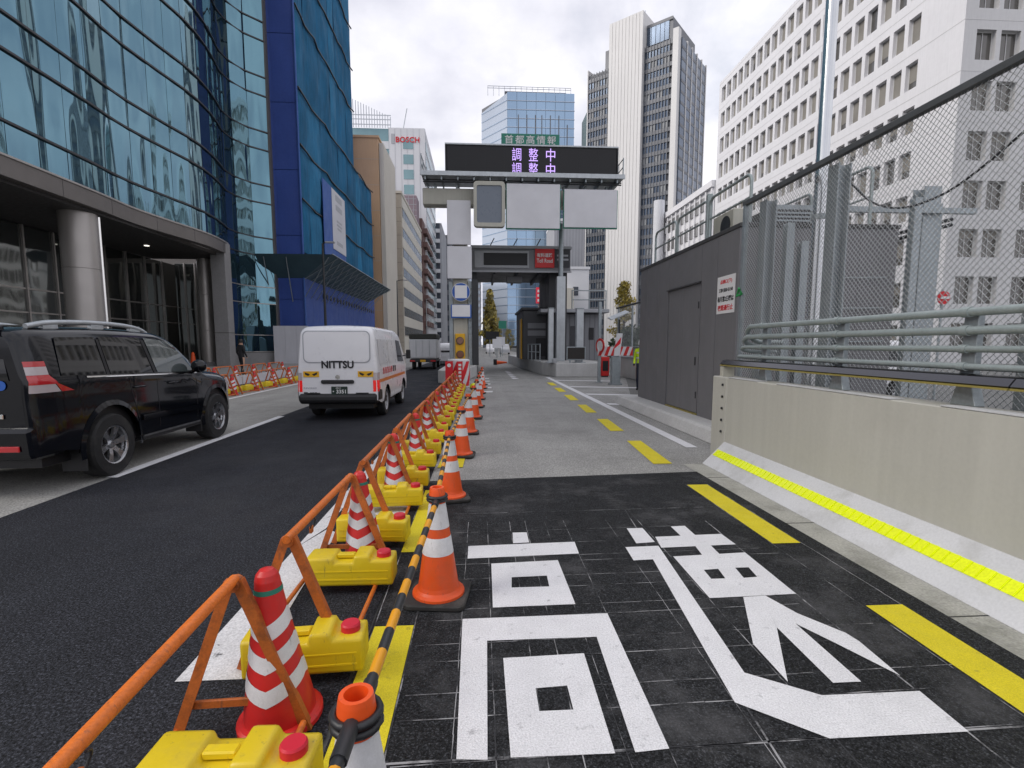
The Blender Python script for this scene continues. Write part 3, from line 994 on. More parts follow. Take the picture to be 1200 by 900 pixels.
facade(mb, (14, 0, 0), (-1, 0, 0), (0, 0, 1), 14, WH, [(14 - b, 14 - a) for a, b in reversed(cols2)], rows, 0.45, (0, -1, 0))
mb.build('end_wall', 'white_panel_shaded', wb)
for i in range(1, 12):     # panel joints
    MB().box(-0.012, 0.0, 0.0, L_, 0.2 + i * fh + 0.10, 0.2 + i * fh + 0.14).build('joint', 'window_frame', wb)
    MB().box(0, 14, -0.012, -0.002, 0.2 + i * fh + 0.10, 0.2 + i * fh + 0.15).build('joint', 'window_frame', wb)
wms = [window_mesh('window', 1.26, 2.22, '-x', ['window_glass', 'window_frame', 'blind'], 0.06, (-0.34,), hf) for hf in ((), ((-.31, .57, 0.1, 1.04),), ((-.31, .57, -1.04, 1.04),), ((-.31, .57, -.4, 1.04),))]
for (a, b) in cols:
    for (c, d) in rows:
        link('window', random.choice(wms + wms[2:3] * 5 + wms[3:4]), wb, (0.36, (a + b) / 2, (c + d) / 2))
wms2 = [window_mesh('window', 1.62, 2.22, '-y', ['window_glass', 'window_frame', 'blind'], 0.06, (0.0,), hf) for hf in ((), ((-.75, .75, 0.45, 1.04),))]
for (a, b) in cols2:
    for (c, d) in rows:
        link('window', random.choice(wms2), wb, ((a + b) / 2, 0.36, (c + d) / 2))
# ------------------------------------------------------------------ left: curved glass office building
mat('teal_glass', (0.135, 0.255, 0.315), 0.035, 0.92, var=0.0, wobble=0.22, wscale=(0.55, 0.55, 0.10))
mat('dark_glass', (0.17, 0.18, 0.175), 0.05, 0.85, var=0.0, wobble=0.05, wscale=(0.5, 0.5, 0.2))
mat('mullion', (0.055, 0.055, 0.06), 0.4, 0.4, var=0.1)
mat('fascia', (0.17, 0.155, 0.145), 0.45, 0.4, var=0.08, vscale=0.8)
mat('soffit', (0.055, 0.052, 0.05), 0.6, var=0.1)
mat('column_steel', (0.43, 0.405, 0.385), 0.42, 0.65, var=0.06, vscale=0.6, streak=0.04)
mat('granite', (0.24, 0.235, 0.235), 0.5, var=0.08, vscale=2, fine=0.15, fscale=30)
mat('chrome', (0.75, 0.74, 0.72), 0.15, 1.0, var=0.0)

gb = thing('glass_office_building', 'curved blue green mirror glass office building with dark recessed lobby at left', 'building', (-17.6, 30, 0.1))
GO = Vector((-17.6, 30, 0.1))
plan = [(-16.2, 2, 0), (-17.2, 9, 0), (-17.75, 16, 0), (-17.8, 22, 0), (-17.85, 25.5, 0), (-18.0, 28.2, 0), (-17.75, 31, 0), (-17.4, 33.8, 0), (-17.5, 36, 0),
        (-17.85, 38, 0), (-18.15, 39.3, 0), (-18.1, 40.7, 0), (-17.6, 42.0, 0), (-16.45, 43.2, 0)]
fine_ = catmull(plan, 14)
LV = []
z = 8.6
while z < 47:
    LV += [z, z + 1.38]
    z += 4.05
LV2 = [1.05, 2.36, 4.84, 6.15] + LV
line = resample(fine_, 1.5)
line.append(fine_[-1])
xs_end = 37.4


def nrm_at(a, b):
    d = (b - a).normalized()
    return Vector((d.y, -d.x, 0))      # towards the road (+x)


far_panes = MB()
for i in range(len(line) - 1):
    a, b = line[i], line[i + 1]
    if (b - a).length < 0.4:
        continue
    n = nrm_at(a, b)
    lv = LV2 if a.y > xs_end - 0.8 else LV
    for k in range(len(lv) - 1):
        z0, z1 = lv[k] + 0.03, lv[k + 1] - 0.03
        t1, t2 = random.uniform(-.011, .011), random.uniform(-.011, .011)
        g = 0.012
        d = (b - a).normalized()
        p = [a + d * g, b - d * g]
        q = [Vector((p[0].x, p[0].y, z0)) + n * t1, Vector((p[1].x, p[1].y, z0)) + n * t2, Vector((p[1].x, p[1].y, z1)) + n * (-t1), Vector((p[0].x, p[0].y, z1)) - n * t2]
        q = [v_ - GO for v_ in q]
        if z1 < 33 and a.y > 14:
            MB().add(q, [(0, 1, 2, 3)]).build('glass_pane', 'teal_glass', gb)
        else:
            far_panes.add(q, [(0, 1, 2, 3)])
far_panes.build('glass_panes_above', 'teal_glass', gb)['kind'] = 'stuff'


def along(path, off, z):
    out = []
    for i, p in enumerate(path):
        n = nrm_at(path[max(i - 1, 0)], path[min(i + 1, len(path) - 1)])
        out.append(p + n * off + Vector((0, 0, z)))
    return out


dense = resample(fine_, 0.5) + [fine_[-1]]
right_part = [p for p in dense if p.y > xs_end]


def ribbon(path, o0, o1, z0, z1):
    """bar of rectangular section following the plan curve"""
    A = [along(path, o0, z0), along(path, o1, z0), along(path, o1, z1), along(path, o0, z1)]
    mb = MB()
    n = len(path)
    v = [p - GO for i in range(n) for p in (A[0][i], A[1][i], A[2][i], A[3][i])]
    f = []
    for i in range(n - 1):
        for j in range(4):
            f.append((i * 4 + j, (i + 1) * 4 + j, (i + 1) * 4 + (j + 1) % 4, i * 4 + (j + 1) % 4))
    f += [(0, 1, 2, 3), (n * 4 - 1, n * 4 - 2, n * 4 - 3, n * 4 - 4)]
    return mb.add(v, f)


for z in LV2:
    if z < 8:
        ribbon(right_part, -0.05, 0.07, z - 0.035, z + 0.035).build('mullion', 'column_steel', gb)
    else:
        ribbon(dense, -0.05, 0.09, z - 0.045, z + 0.045).build('mullion', 'mullion', gb)
# backing behind panes so nothing shows through the joints
ribbon(dense, -0.30, -0.12, 8.4, 47).build('backing', 'soffit', gb)
ribbon(right_part, -0.30, -0.12, 0.0, 8.4).build('backing', 'soffit', gb)
ribbon([p for p in dense if p.y < xs_end + .4], -0.1, 0.42, 7.78, 8.50).build('canopy_fascia', 'fascia', gb)
ribbon([p for p in dense if p.y < xs_end + .4], -0.1, 0.47, 8.502, 8.58).build('fascia_trim', 'column_steel', gb)
for y in (17, 20.2, 23.4, 26.6, 29.8, 33, 36.2):
    i = min(range(len(dense)), key=lambda k: abs(dense[k].y - y))
    seg = dense[i:i + 2]
    seg = [seg[0], seg[0] + (seg[1] - seg[0]).normalized() * 0.03]
    ribbon(seg, 0.4, 0.424, 7.79, 8.49).build('joint', 'soffit', gb)
ribbon(right_part, -0.02, 0.10, 0.0, 0.98).build('plinth', 'granite', gb)
# corner strip at the far end
e = fine_[-1]
MB().box(e.x - .5 - GO.x, e.x + 0.12 - GO.x, e.y - GO.y - .02, e.y + .5 - GO.y, 0, 47).build('corner_strip', 'fascia', gb)
MB().box(-26 - GO.x, e.x - .55 - GO.x, e.y - GO.y + 0.2, e.y + .5 - GO.y, 0, 47).build('end_wall', 'fascia', gb)
# recess: soffit, lobby wall of dark glass, columns, pier
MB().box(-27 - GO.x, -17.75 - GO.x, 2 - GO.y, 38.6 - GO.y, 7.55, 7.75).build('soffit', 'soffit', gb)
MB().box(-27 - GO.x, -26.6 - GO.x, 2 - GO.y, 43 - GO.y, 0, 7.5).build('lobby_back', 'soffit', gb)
LX = -23.0
for i in range(17):
    y0 = 9 + i * 1.9
    for z0, z1 in ((0.05, 3.1), (3.18, 4.3), (4.38, 7.5)):
        MB().box(LX - .02 - GO.x, LX - GO.x, y0 + .05 - GO.y, y0 + 1.85 - GO.y, z0, z1).build('lobby_pane', 'dark_glass', gb)
    MB().box(LX - .12 - GO.x, LX + .10 - GO.x, y0 - .05 - GO.y, y0 + .05 - GO.y, 0, 7.54).build('lobby_mullion', 'column_steel', gb)
MB().box(LX - .1 - GO.x, LX + .06 - GO.x, 9 - GO.y, 41.2 - GO.y, 3.1, 3.18).build('lobby_transom', 'column_steel', gb)
MB().box(LX - .1 - GO.x, LX + .06 - GO.x, 9 - GO.y, 41.2 - GO.y, 4.3, 4.38).build('lobby_transom', 'column_steel', gb)
# return wall at the pier side: dark glass fins
for i in range(6):
    MB().box(-22.6 + i * .75 - GO.x, -22.0 + i * .75 - GO.x, 40.4 - GO.y, 40.42 - GO.y, 0, 7.5).build('lobby_pane', 'dark_glass', gb)
    MB().box(-21.95 + i * .75 - GO.x, -21.86 + i * .75 - GO.x, 40.3 - GO.y, 40.4 - GO.y, 0, 7.54).build('lobby_mullion', 'column_steel', gb)
for cx, cy, r in ((-18.55, 25.7, 0.74), (-19.5, 38.5, 0.50), (-18.6, 12.5, 0.74)):
    cmb = MB()
    prof = []
    for z0, z1 in ((0.0, 2.5), (2.515, 5.0), (5.015, 7.56)):
        prof += [(r - .02, z0), (r, z0 + .012), (r, z1 - .012), (r - .02, z1)]
    cmb.lathe(prof, 32)
    cmb.build('column', 'column_steel', gb, (cx - GO.x, cy - GO.y, 0))
    MB().box(-.03, .05, -.09, .09, 0.3, 7.5).build('column_light_strip', 'chrome', gb, (cx + r * .78 - GO.x, cy - GO.y + r * .66, 0), R(40), bevel=.01)
    MB().lathe([(r + .1, 0), (r + .1, .22), (r + .05, .26)], 32).build('column_base', 'granite', gb, (cx - GO.x, cy - GO.y, 0))
MB().box(-.55, .42, -.42, .42, 0, 8.4).build('pier', 'granite', gb, (-17.62 - GO.x, 37.1 - GO.y, 0), bevel=.03)
MB().box(-.56, .43, -.43, .43, 2.3, 2.34).build('joint', 'soffit', gb, (-17.62 - GO.x, 37.1 - GO.y, 0))
for y in (15.5, 19.5, 23.5, 28.5, 33.5):
    MB().lathe([(.14, -.03), (.14, 0)], 14).build('downlight', mat('downlight', (.6, .6, .55), .5, var=0, emit=(1, .95, .85), emit_s=1.2), gb, (-20.3 - GO.x, y - GO.y, 7.545))

# ------------------------------------------------------------------ blue sheeted building under repair
mat('blue_sheet', (0.030, 0.070, 0.30), 0.65, var=0.12, vscale=0.35, fine=0.06, fscale=9, streak=0.06)
mat('blue_sheet2', (0.045, 0.115, 0.38), 0.65, var=0.12, vscale=0.5, fine=0.06, fscale=9, streak=0.08)
mat('teal_net', (0.020, 0.14, 0.28), 0.85, spec=0.2, var=0.3, vscale=0.25, fine=0.08, fscale=14, streak=0.35)
mat('teal_net_light', (0.035, 0.19, 0.36), 0.85, spec=0.2, var=0.25, vscale=0.3, fine=0.08, fscale=14, streak=0.3)
mat('hoarding_white', (0.60, 0.60, 0.64), 0.55, var=0.05, vscale=0.6, streak=0.05)
mat('hoarding_blue', (0.035, 0.085, 0.33), 0.6, var=0.08, vscale=0.6, streak=0.08)
mat('catch_panel', (0.055, 0.105, 0.13), 0.6, var=0.12, vscale=1)
bb = thing('sheeted_building', 'tall building wrapped in blue scaffold sheets and teal netting', 'building', (-14.3, 43.6, 0.1))
BL1, BL2 = 18.6, 28.2
MB().box(-8, -0.12, 0.12, BL1, 0.0, 46).build('core', 'blue_sheet', bb)
MB().box(-8, -0.12, BL1, BL2 - .1, 0.0, 21.6).build('core', 'blue_sheet', bb)


def cloth(p0, du, dv, nu, nv, amp, seed, nrm):
    p0, du, dv, nrm = Vector(p0), Vector(du), Vector(dv), Vector(nrm)

    def fn(u, v_):
        e = math.sin(math.pi * min(max(u, 0), 1)) * math.sin(math.pi * min(max(v_, 0), 1))
        w = mnoise.noise(Vector((u * du.length * 0.5 + seed * 7.3, v_ * dv.length * 0.18, seed))) + 0.5 * mnoise.noise(Vector((u * du.length * 1.4, v_ * dv.length * 0.4, seed + 3)))
        return p0 + du * u + dv * v_ + nrm * (amp * (0.35 + 0.9 * e) * w + amp * 0.8 * e)
    return MB().grid(fn, nu, nv)


# front: dark blue sheets 1.8 m wide
zz = [0.0, 5.2, 10.3, 15.4, 20.5, 25.6, 30.7, 35.8, 40.9, 46.0]
for k in range(len(zz) - 1):
    for i in range(4):
        x0 = -0.02 - (i + 1) * 1.8
        cloth((x0, 0, zz[k] + .02), (1.79, 0, 0), (0, 0, zz[k + 1] - zz[k] - .04), 8, 12, 0.035, k * 5 + i, (0, -1, 0)).build('sheet', 'blue_sheet', bb)
# side: teal netting in tall strips; each lift is its own row
lifts = [9.0, 13.2, 17.4, 21.7, 27.8, 32.2, 36.6, 41.0, 46.0]
for k in range(len(lifts) - 1):
    y = 0.0
    i = 0
    while y < BL2 - .2:
        w = 3.7 if i % 3 else 2.2
        if y + w > BL1 + .3 and lifts[k] > 21:
            if y > BL1 - .3:
                break
            w = BL1 - y
        w = min(w, BL2 - y)
        m_ = 'teal_net_light' if (i * 7 + k // 3) % 5 == 2 else 'teal_net'
        cloth((0.02, y, lifts[k] + .03), (0, w - .02, 0), (0, 0, lifts[k + 1] - lifts[k] - .06), 14, 16, 0.16, k * 17 + i, (1, 0, 0)).build('net_strip', m_, bb)
        y += w
        i += 1
for z in lifts[1:]:
    ymax = BL1 if z > 22.5 else BL2
    path = [(0.16 + .05 * math.sin(t * 2.1), ymax * t / 16, z - 0.25 * math.sin(math.pi * (t % 4) / 4)) for t in range(17)]
    MB().tube(path, 0.08, 5).build('lashing_rope', 'dark_metal', bb)
MB().tube([(0.05, -.06, z) for z in (0, 20, 46)], .09, 6).build('corner_pole', 'blue_sheet2', bb)
# lower storeys: blue hoarding panels with round vents
for i in range(14):
    pn = MB().box(-.02, .06, i * 2.0, i * 2.0 + 1.985, 0.0, 8.0).build('hoarding_panel', 'hoarding_blue', bb)
for i in range(20):
    MB().lathe([(.26, 0), (.26, .05), (.19, .055)], 14, axis='x').build('vent', 'dark_metal', bb, (.062, 5 + i * 1.16, 5.9))
# white hoarding box at the base corner
hb = thing('white_hoarding', 'pale plain hoarding box at the foot of the blue sheeted building', 'hoarding', (-14.8, 42.3, 0.1))
for i in range(3):
    MB().box(-1.6 + i * .9, -1.6 + i * .9 + .89, -.05, 0.05, 0, 3.0).build('panel', 'hoarding_white', hb)
MB().box(1.05, 1.13, 0.06, 3.0, 0, 2.95).build('panel', 'hoarding_white', hb)
# catch fan wrapped round the corner
cp = MB()
pts_in = [(-3.0, -0.1, 6.9), (0.1, -0.1, 6.9), (0.1, BL2 - 4, 6.9)]
pts_out = [(-3.0, -2.0, 8.5), (2.9, -2.0, 8.5), (2.9, BL2 - 4, 8.5)]
cp.add(pts_in[:2] + pts_out[:2], [(0, 1, 3, 2)])
for k in range(16):
    a0, a1 = (-0.1 + (BL2 - 3.9) * k / 16), (-0.1 + (BL2 - 3.9) * (k + 1) / 16 - .04)
    o0, o1 = (-2.0 + (BL2 - 2.0) * k / 16), (-2.0 + (BL2 - 2.0) * (k + 1) / 16 - .04)
    pm = MB()
    v = [(0.1, a0, 6.9), (0.1, a1, 6.9), (2.9, o1, 8.5), (2.9, o0, 8.5)]
    pm.add(v + [(x, y, z + .05) for x, y, z in v], [(3, 2, 1, 0), (4, 5, 6, 7), (0, 1, 5, 4), (1, 2, 6, 5), (2, 3, 7, 6), (3, 0, 4, 7)])
    pm.build('catch_panel', 'catch_panel', bb)
    MB().cyl((0.1, a0, 5.4), (2.6, o0, 8.25), .035, n=5).build('strut', 'galv', bb)
    MB().cyl((0.12, a0, 6.83), (2.9, o1, 8.43), .03, n=5).build('brace', 'galv', bb)
cp.build('catch_panel', 'catch_panel', bb)
MB().cyl((2.93, -2.0, 8.52), (2.93, BL2 - 4, 8.52), .04, n=5).build('edge_tube', 'galv', bb)
for x in (-2.6, -.9):
    MB().cyl((x, -.1, 5.0), (x + .2, -1.8, 8.3), .04, n=5).build('strut', 'galv', bb)
# banner and its blue backing
bn = thing('white_banner', 'white vertical banner with grey lettering hung on the blue netting', 'banner', (-14.02, 52.5, 10.2))
MB().box(0, .05, -3.8, 3.7, -1.0, 6.3).build('backing', 'blue_sheet2', bn)
MB().box(.06, .10, -1.1, 3.6, .6, 6.25).build('sheet', 'hoarding_white', bn)
for z, w, h in ((5.4, 1.6, .55), (4.5, 1.6, .5), (3.4, 1.3, .18), (3.05, 1.3, .18), (2.7, 1.0, .18), (1.2, 1.5, .35)):
    MB().box(.102, .112, 1.25 - w * .7, 1.25 + w * .7, z, z + h).build('lettering_bar', 'ink_grey', bn)
# ------------------------------------------------------------------ buildings further down the street
mat('bld_orange', (0.50, 0.33, 0.20), 0.7, var=0.06, vscale=0.2, streak=0.08)
mat('bld_cream', (0.56, 0.53, 0.47), 0.7, var=0.06, vscale=0.2, streak=0.08)
mat('bld_tile', (0.40, 0.37, 0.32), 0.7, var=0.07, vscale=0.25, fine=0.06, fscale=3)
mat('bld_band', (0.58, 0.56, 0.50), 0.7, var=0.05, vscale=0.25)
mat('bld_brown', (0.16, 0.095, 0.085), 0.7, var=0.12, vscale=0.25)
mat('bld_grey', (0.36, 0.37, 0.40), 0.65, var=0.08, vscale=0.2)
mat('bld_dark', (0.10, 0.105, 0.12), 0.6, var=0.1, vscale=0.2)
mat('bld_white', (0.66, 0.67, 0.70), 0.6, var=0.05, vscale=0.1)
mat('far_glass', (0.055, 0.065, 0.085), 0.2, 0.25, var=0.25, vscale=0.15)
mat('far_glass_teal', (0.22, 0.34, 0.36), 0.15, 0.5, var=0.2, vscale=0.15)
mat('tower_white', (0.70, 0.69, 0.68), 0.6, var=0.04, vscale=0.05, streak=0.03)
mat('tower_groove', (0.56, 0.56, 0.57), 0.6, var=0.0)
mat('tower_glass', (0.10, 0.13, 0.18), 0.15, 0.6, var=0.3, vscale=0.12)
mat('tower_blind', (0.27, 0.28, 0.29), 0.5, 0.2, var=0.3, vscale=0.2)
mat('tower_mull', (0.20, 0.21, 0.23), 0.5, 0.3)
mat('tower_spandrel', (0.14, 0.145, 0.16), 0.45, 0.2, var=0.15, vscale=0.1)
mat('sky_glass', (0.30, 0.42, 0.56), 0.08, 0.85, var=0.08, vscale=0.03)
mat('sky_glass2', (0.48, 0.54, 0.63), 0.25, 0.35, var=0.08, vscale=0.03)
mat('fin_grey', (0.50, 0.53, 0.57), 0.5, 0.2, var=0.05)


def block(name, label, x0, x1, y0, y1, h, mtl, cat='building'):
    t = thing(name, label, cat, (x1 if x1 < 0 else x0, y0, 0.0))
    dx = t.location.x
    return t, (lambda mb_x0, mb_x1, mb_y0, mb_y1, z0, z1, nm, m_, par=None: MB().box(mb_x0 - dx, mb_x1 - dx, mb_y0 - y0, mb_y1 - y0, z0, z1).build(nm, m_, par or t))


# orange-beige block with a cream stair shaft
t, b = block('beige_building', 'tall plain orange beige building beyond the blue netting', -32, -13.6, 74, 84, 30, '')
b(-32, -13.6, 74, 84, 0, 29.6, 'wall', 'bld_orange')
b(-32, -13.5, 73.9, 84.1, 29.6, 29.9, 'parapet', 'bld_orange')
b(-13.55, -12.95, 74.2, 84, 0, 29.0, 'stair_shaft', 'bld_cream')
MB().cyl((-3.2, 4.5, 30.1), (-3.2, 4.5, 31.2), .9, n=16).build('roof_tank', 'bld_cream', t)
b(-13.58, -13.56, 75, 76, 2, 28, 'joint', 'bld_tile')
for i in range(8):
    b(-32, -13.57, 73.985, 73.998, 3.4 * i + 3, 3.4 * i + 3.04, 'joint', 'bld_tile')
t2, b = block('cream_slab_building', 'narrow cream slab building between blue netting and orange building', -40, -17.5, 68.5, 73.4, 33, '')
b(-40, -17.5, 72.6, 73.4, 0, 32.5, 'wall', 'bld_cream')
b(-40, -20.5, 72.4, 72.59, 4, 32.0, 'recess', 'bld_tile')
# striped office block
t, b = block('striped_office_building', 'grey beige tiled office block with dark ribbon windows along the street', -30, -12.7, 88, 117, 26.5, '')
b(-30, -12.7, 88, 117, 0, 26.3, 'wall', 'bld_tile')
b(-30, -12.6, 87.9, 117.1, 26.3, 26.7, 'parapet', 'bld_band')
for i in range(7):
    z = 3.2 + i * 3.25
    b(-12.71, -12.62, 88.2, 117, z + 1.55, z + 3.25, 'spandrel_band', 'bld_band')
    for k in range(9):
        b(-12.695, -12.66, 89.2 + k * 3.05, 92.1 + k * 3.05, z + .02, z + 1.5, 'window', 'far_glass')
b(-12.71, -12.62, 88.2, 117, .2, 3.0, 'spandrel_band', 'bld_band')
for i in range(12):
    b(-30, -12.75, 87.985, 87.997, 2.2 * i + 2, 2.2 * i + 2.03, 'joint', 'bld_dark')
# white office tower with red lettering
t, b = block('white_sign_tower', 'white and pale glass office tower with red lettering on its roof', -40, -12.8, 130, 160, 54, '')
b(-21.4, -12.8, 130, 158, 0, 53.2, 'wall', 'bld_white')
b(-31, -21.4, 134, 158, 0, 54.5, 'glass_wing', 'far_glass_teal')
for i in range(13):
    z = 6 + i * 3.5
    b(-31, -21.4, 133.85, 133.99, z + 1.7, z + 3.5, 'spandrel', 'bld_white')
    b(-18.0, -15.6, 129.93, 129.99, z + .4, z + 2.6, 'window', 'far_glass_teal')
    b(-12.79, -12.7, 131, 157, z + .4, z + 2.4, 'window', 'far_glass_teal')
for i in range(15):
    MB().box(-17.6 + i * .64 - .08, -17.6 + i * .64 + .08, 3.4, 3.6, 54.5, 61 - i * .28).build('roof_lattice_post', 'fin_grey', t)
for z in (55.2, 56.4, 57.4):
    MB().box(-17.8, -8.5, 3.45, 3.55, z - .1, z + .1).build('roof_lattice_rail', 'fin_grey', t)
lettering('BOSCH', 2.6, 'ink_red', (-4.1, -.1, 50.5), t, '-y', width=5.6, bold=0.03, extrude=.05)
MB().box(-8.0, -7.2, -.08, -.02, 49.5, 51.8).build('emblem', 'ink_grey', t)
MB().cyl((-5.5, 2, 53.2), (-4.4, 2, 58.5), .14, n=6).build('roof_crane', 'fin_grey', t)
for i in range(7):
    b(-21.4 + i * 1.45, -21.36 + i * 1.45, 129.96, 129.995, 0, 53, 'joint', 'bld_grey')
# small purple-brown block, brown apartments, grey ones
t, b = block('mauve_building', 'mauve roof block peeping above the striped office', -20, -13.6, 118, 122, 33, '')
b(-20.5, -13.8, 119, 124, 0, 34.6, 'wall', mat('bld_mauve', (0.24, 0.18, 0.21), .7))
for i in range(5):
    b(-20.5, -13.8, 118.95, 118.99, 29 + i * 1.2, 29.1 + i * 1.2, 'joint', 'bld_grey')
for i in range(6):
    b(-20 + i * 1.1, -19.9 + i * 1.1, 118.93, 118.985, 26, 34.5, 'joint', 'bld_grey')
t, b = block('brown_apartment_building', 'dark brown apartment block with stacked balconies past the striped office', -26, -12.6, 124.5, 150, 30, '')
b(-26, -13.2, 124.5, 139, 0, 31, 'wall', 'bld_brown')
b(-26, -12.9, 139.2, 152, 0, 30, 'wall', 'bld_dark')
for i in range(9):
    for k in range(5):
        b(-13.19, -12.2, 125.5 + k * 5.2, 129.7 + k * 5.2, 3 + i * 3.1, 4.15 + i * 3.1, 'balcony', 'bld_brown' if k < 3 else 'bld_grey')
t, b = block('grey_apartment_building', 'grey balcony tower beside the gantry column far down the street', -20, -10.6, 162, 190, 38, '')
b(-22, -11.4, 162, 186, 0, 38.5, 'wall', 'bld_grey')
for i in range(12):
    b(-16.2, -11.9, 161.3, 161.99, 2.6 + i * 3, 3.7 + i * 3, 'balcony', 'bld_white')
    b(-16.2, -11.9, 161.95, 161.99, 3.75 + i * 3, 5.5 + i * 3, 'window', 'far_glass')
t, b = block('slim_dark_building', 'slim dark building just left of the gantry column', -14, -9.8, 196, 220, 44, '')
b(-16, -10.5, 196, 222, 0, 42, 'wall', 'bld_dark')
for i in range(10):
    b(-15, -11, 195.93, 195.99, 3 + i * 3.8, 5 + i * 3.8, 'window', 'far_glass')
t, b = block('pale_office_building', 'pale grey office slab at the far end of the left kerb', -14, -8.4, 240, 280, 40, '')
b(-22, -9.2, 240, 300, 0, 33, 'wall', 'bld_white')
for i in range(9):
    b(-21, -9.8, 239.9, 239.99, 3 + i * 3.3, 4.8 + i * 3.3, 'window', 'far_glass')

# ------------------------------------------------------------------ white and dark glass tower
T0 = Vector((56.45, 150, 0))
tw = thing('white_core_tower', 'high rise tower with white ribbed core and dark glass sides behind the message sign', 'building', T0)
u = Vector((-0.743, 0.669, 0)).normalized()      # along the left face
w_ = Vector((0.669, 0.743, 0)).normalized()      # along the right face
tw.rotation_euler = (0, 0, math.atan2(-u.y, -u.x))
# local frame: x runs along -u (right), y along w_; left face spans x from -LW to 0


def tb(x0, x1, y0, y1, z0, z1, nm, m_):
    return MB().box(x0, x1, y0, y1, z0, z1).build(nm, m_, tw)


TL, TC0, TC1 = 29.0, 21.1, 10.2
tb(-TL, -.2, 0.5, 22.5, 0, 86, 'core', 'tower_spandrel')
tb(-TL + 4.2, -TC0, 3, 20, 86, 93.0, 'penthouse', 'tower_spandrel')
for i in range(10):                                   # white ribbed core
    cwid = (TC0 - TC1) / 10
    tb(-TC0 + i * cwid, -TC0 + i * cwid + cwid - .10, -1.6, 12, 0, 97.5, 'core_panel', 'tower_white')
tb(-TC0 + .05, -TC1 - .15, -1.3, 11.9, 0, 97.2, 'core_recess', 'tower_groove')
for i in range(5):
    tb(-TC1 + .1 + i * 1.35, -TC1 + 1.3 + i * 1.35, 1.0, 1.2, 88.5, 93.5, 'plant_screen', 'tower_glass')
tb(-TC1, -2.4, 1.21, 19, 86, 94.2, 'plant_room', 'tower_spandrel')
tb(-TC1, -2.4, 0.9, 1.2, 93.5, 94.3, 'plant_rim', 'tower_spandrel')
for (a, b_, hz, ncols) in ((-TL, -TC0 - .1, 86, 8), (-TC1 - .05, -1.75, 88, 9)):
    cw = (b_ - a) / ncols
    f = 0
    while 2 + f * 2.95 + 2.95 < hz:
        z = 2 + f * 2.95
        dark = f in (11, 12)
        tb(a, b_, -.04, .49, z + 1.85, z + 2.95, 'spandrel', 'tower_spandrel' if not dark else 'bld_dark')
        for c in range(ncols // 2):
            tb(a + c * 2 * cw + .08, min(b_, a + (c + 1) * 2 * cw - .08), .2, .48, z, z + 1.85, 'window', 'tower_glass' if (c * 3 + f * 5) % 6 else 'tower_blind')
        f += 1
    for c in range(ncols + 1):
        tb(a + c * cw - .06, a + c * cw + .06, -.20, .19, 0, hz, 'fin', 'tower_mull')
tb(-TL - .35, -TL, -.2, 10, 0, 87.5, 'corner_pier', 'tower_white')
tb(-1.7, -.1, -.4, 1.6, 0, 90, 'corner_pier', 'tower_white')
for i in range(5):
    y0 = 1.65 + i * 4.1
    tb(-.1, .25, y0, y0 + 3.6, 0, 88 - i * .05, 'glass_strip', 'tower_glass')
    tb(-.1, .45, y0 + 3.62, y0 + 4.04, 0, 88.5, 'white_fin', 'tower_white')
    for f in range(29):
        tb(.26, .30, y0 + .03, y0 + 3.42, 3 * f + 1.2, 3 * f + 2.0, 'spandrel_line', 'tower_spandrel')
tb(-.1, .55, 1.65, 22, 33, 36, 'dark_band', 'bld_dark')
MB().cyl((-TC1 - 3, 6, 97.4), (-TC1 - 3, 6, 102), .12, n=6).build('mast', 'fin_grey', tw)

# ------------------------------------------------------------------ blue glass tower in the distance
gt2 = thing('blue_glass_tower', 'pale blue glass office tower far behind the green sign', 'building', (13.5, 250, 0))
MB().prism([(0.0, .5), (31.5, .5), (31.5, 45), (-11.6, 45), (-11.6, 16.4)], 'z', 0, 117).build('core', 'tower_spandrel', gt2)
for f in range(30):
    z = 1 + f * 3.9
    for c in range(7):
        MB().box(c * 4.5 + .05, c * 4.5 + 4.42, 0, .45, z + .25, z + 3.85).build('glass_panel', 'sky_glass', gt2)
    MB().box(0, 31.6, -.25, .4, z - .02, z + .22).build('floor_line', 'sky_glass2', gt2)
for c, z0, z1 in ((5, 70, 108), (9, 78, 108), (13, 88, 108), (16, 75, 108), (20, 84, 108), (24, 80, 108), (28, 86, 104)):
    MB().box(c, c + .4, -.3, 0, z0, z1).build('dark_fin', 'tower_spandrel', gt2)
# left face is skewed
lf = MB()
lf.add([(0, 0, 0), (-11.8, 16, 0), (-11.8, 16, 115), (0, 0, 117.5)], [(0, 3, 2, 1)])
lf.build('side_face', 'sky_glass2', gt2)
for f in range(30):
    MB().add([(-.02, -.3, 3.9 * f + 1), (-11.9, 15.7, 3.9 * f + 1), (-11.9, 15.7, 3.9 * f + 1.2), (-.02, -.3, 3.9 * f + 1.2)], [(0, 3, 2, 1)]).build('floor_line', 'sky_glass', gt2)
MB().box(-1, 28, 3, 40, 117, 119.6).build('roof_screen', 'bld_dark', gt2)
for z in (120.3, 121.2):
    MB().box(-9, 30, 2, 2.2, z, z + .2).build('roof_rail', 'fin_grey', gt2)
for i in range(16):
    MB().box(-9 + i * 2.6, -8.8 + i * 2.6, 2, 2.2, 117, 121.3).build('roof_post', 'fin_grey', gt2)
tt = thing('teal_tower_edge', 'thin dark teal tower edge beside the white core tower', 'building', (43, 238, 0))
MB().box(6, 14, 0, 14, 0, 106).build('wall', 'far_glass_teal', tt)
for f in range(26):
    MB().box(5.9, 14, -.1, -.01, 4 * f, 4 * f + .5).build('floor_line', 'bld_dark', tt)

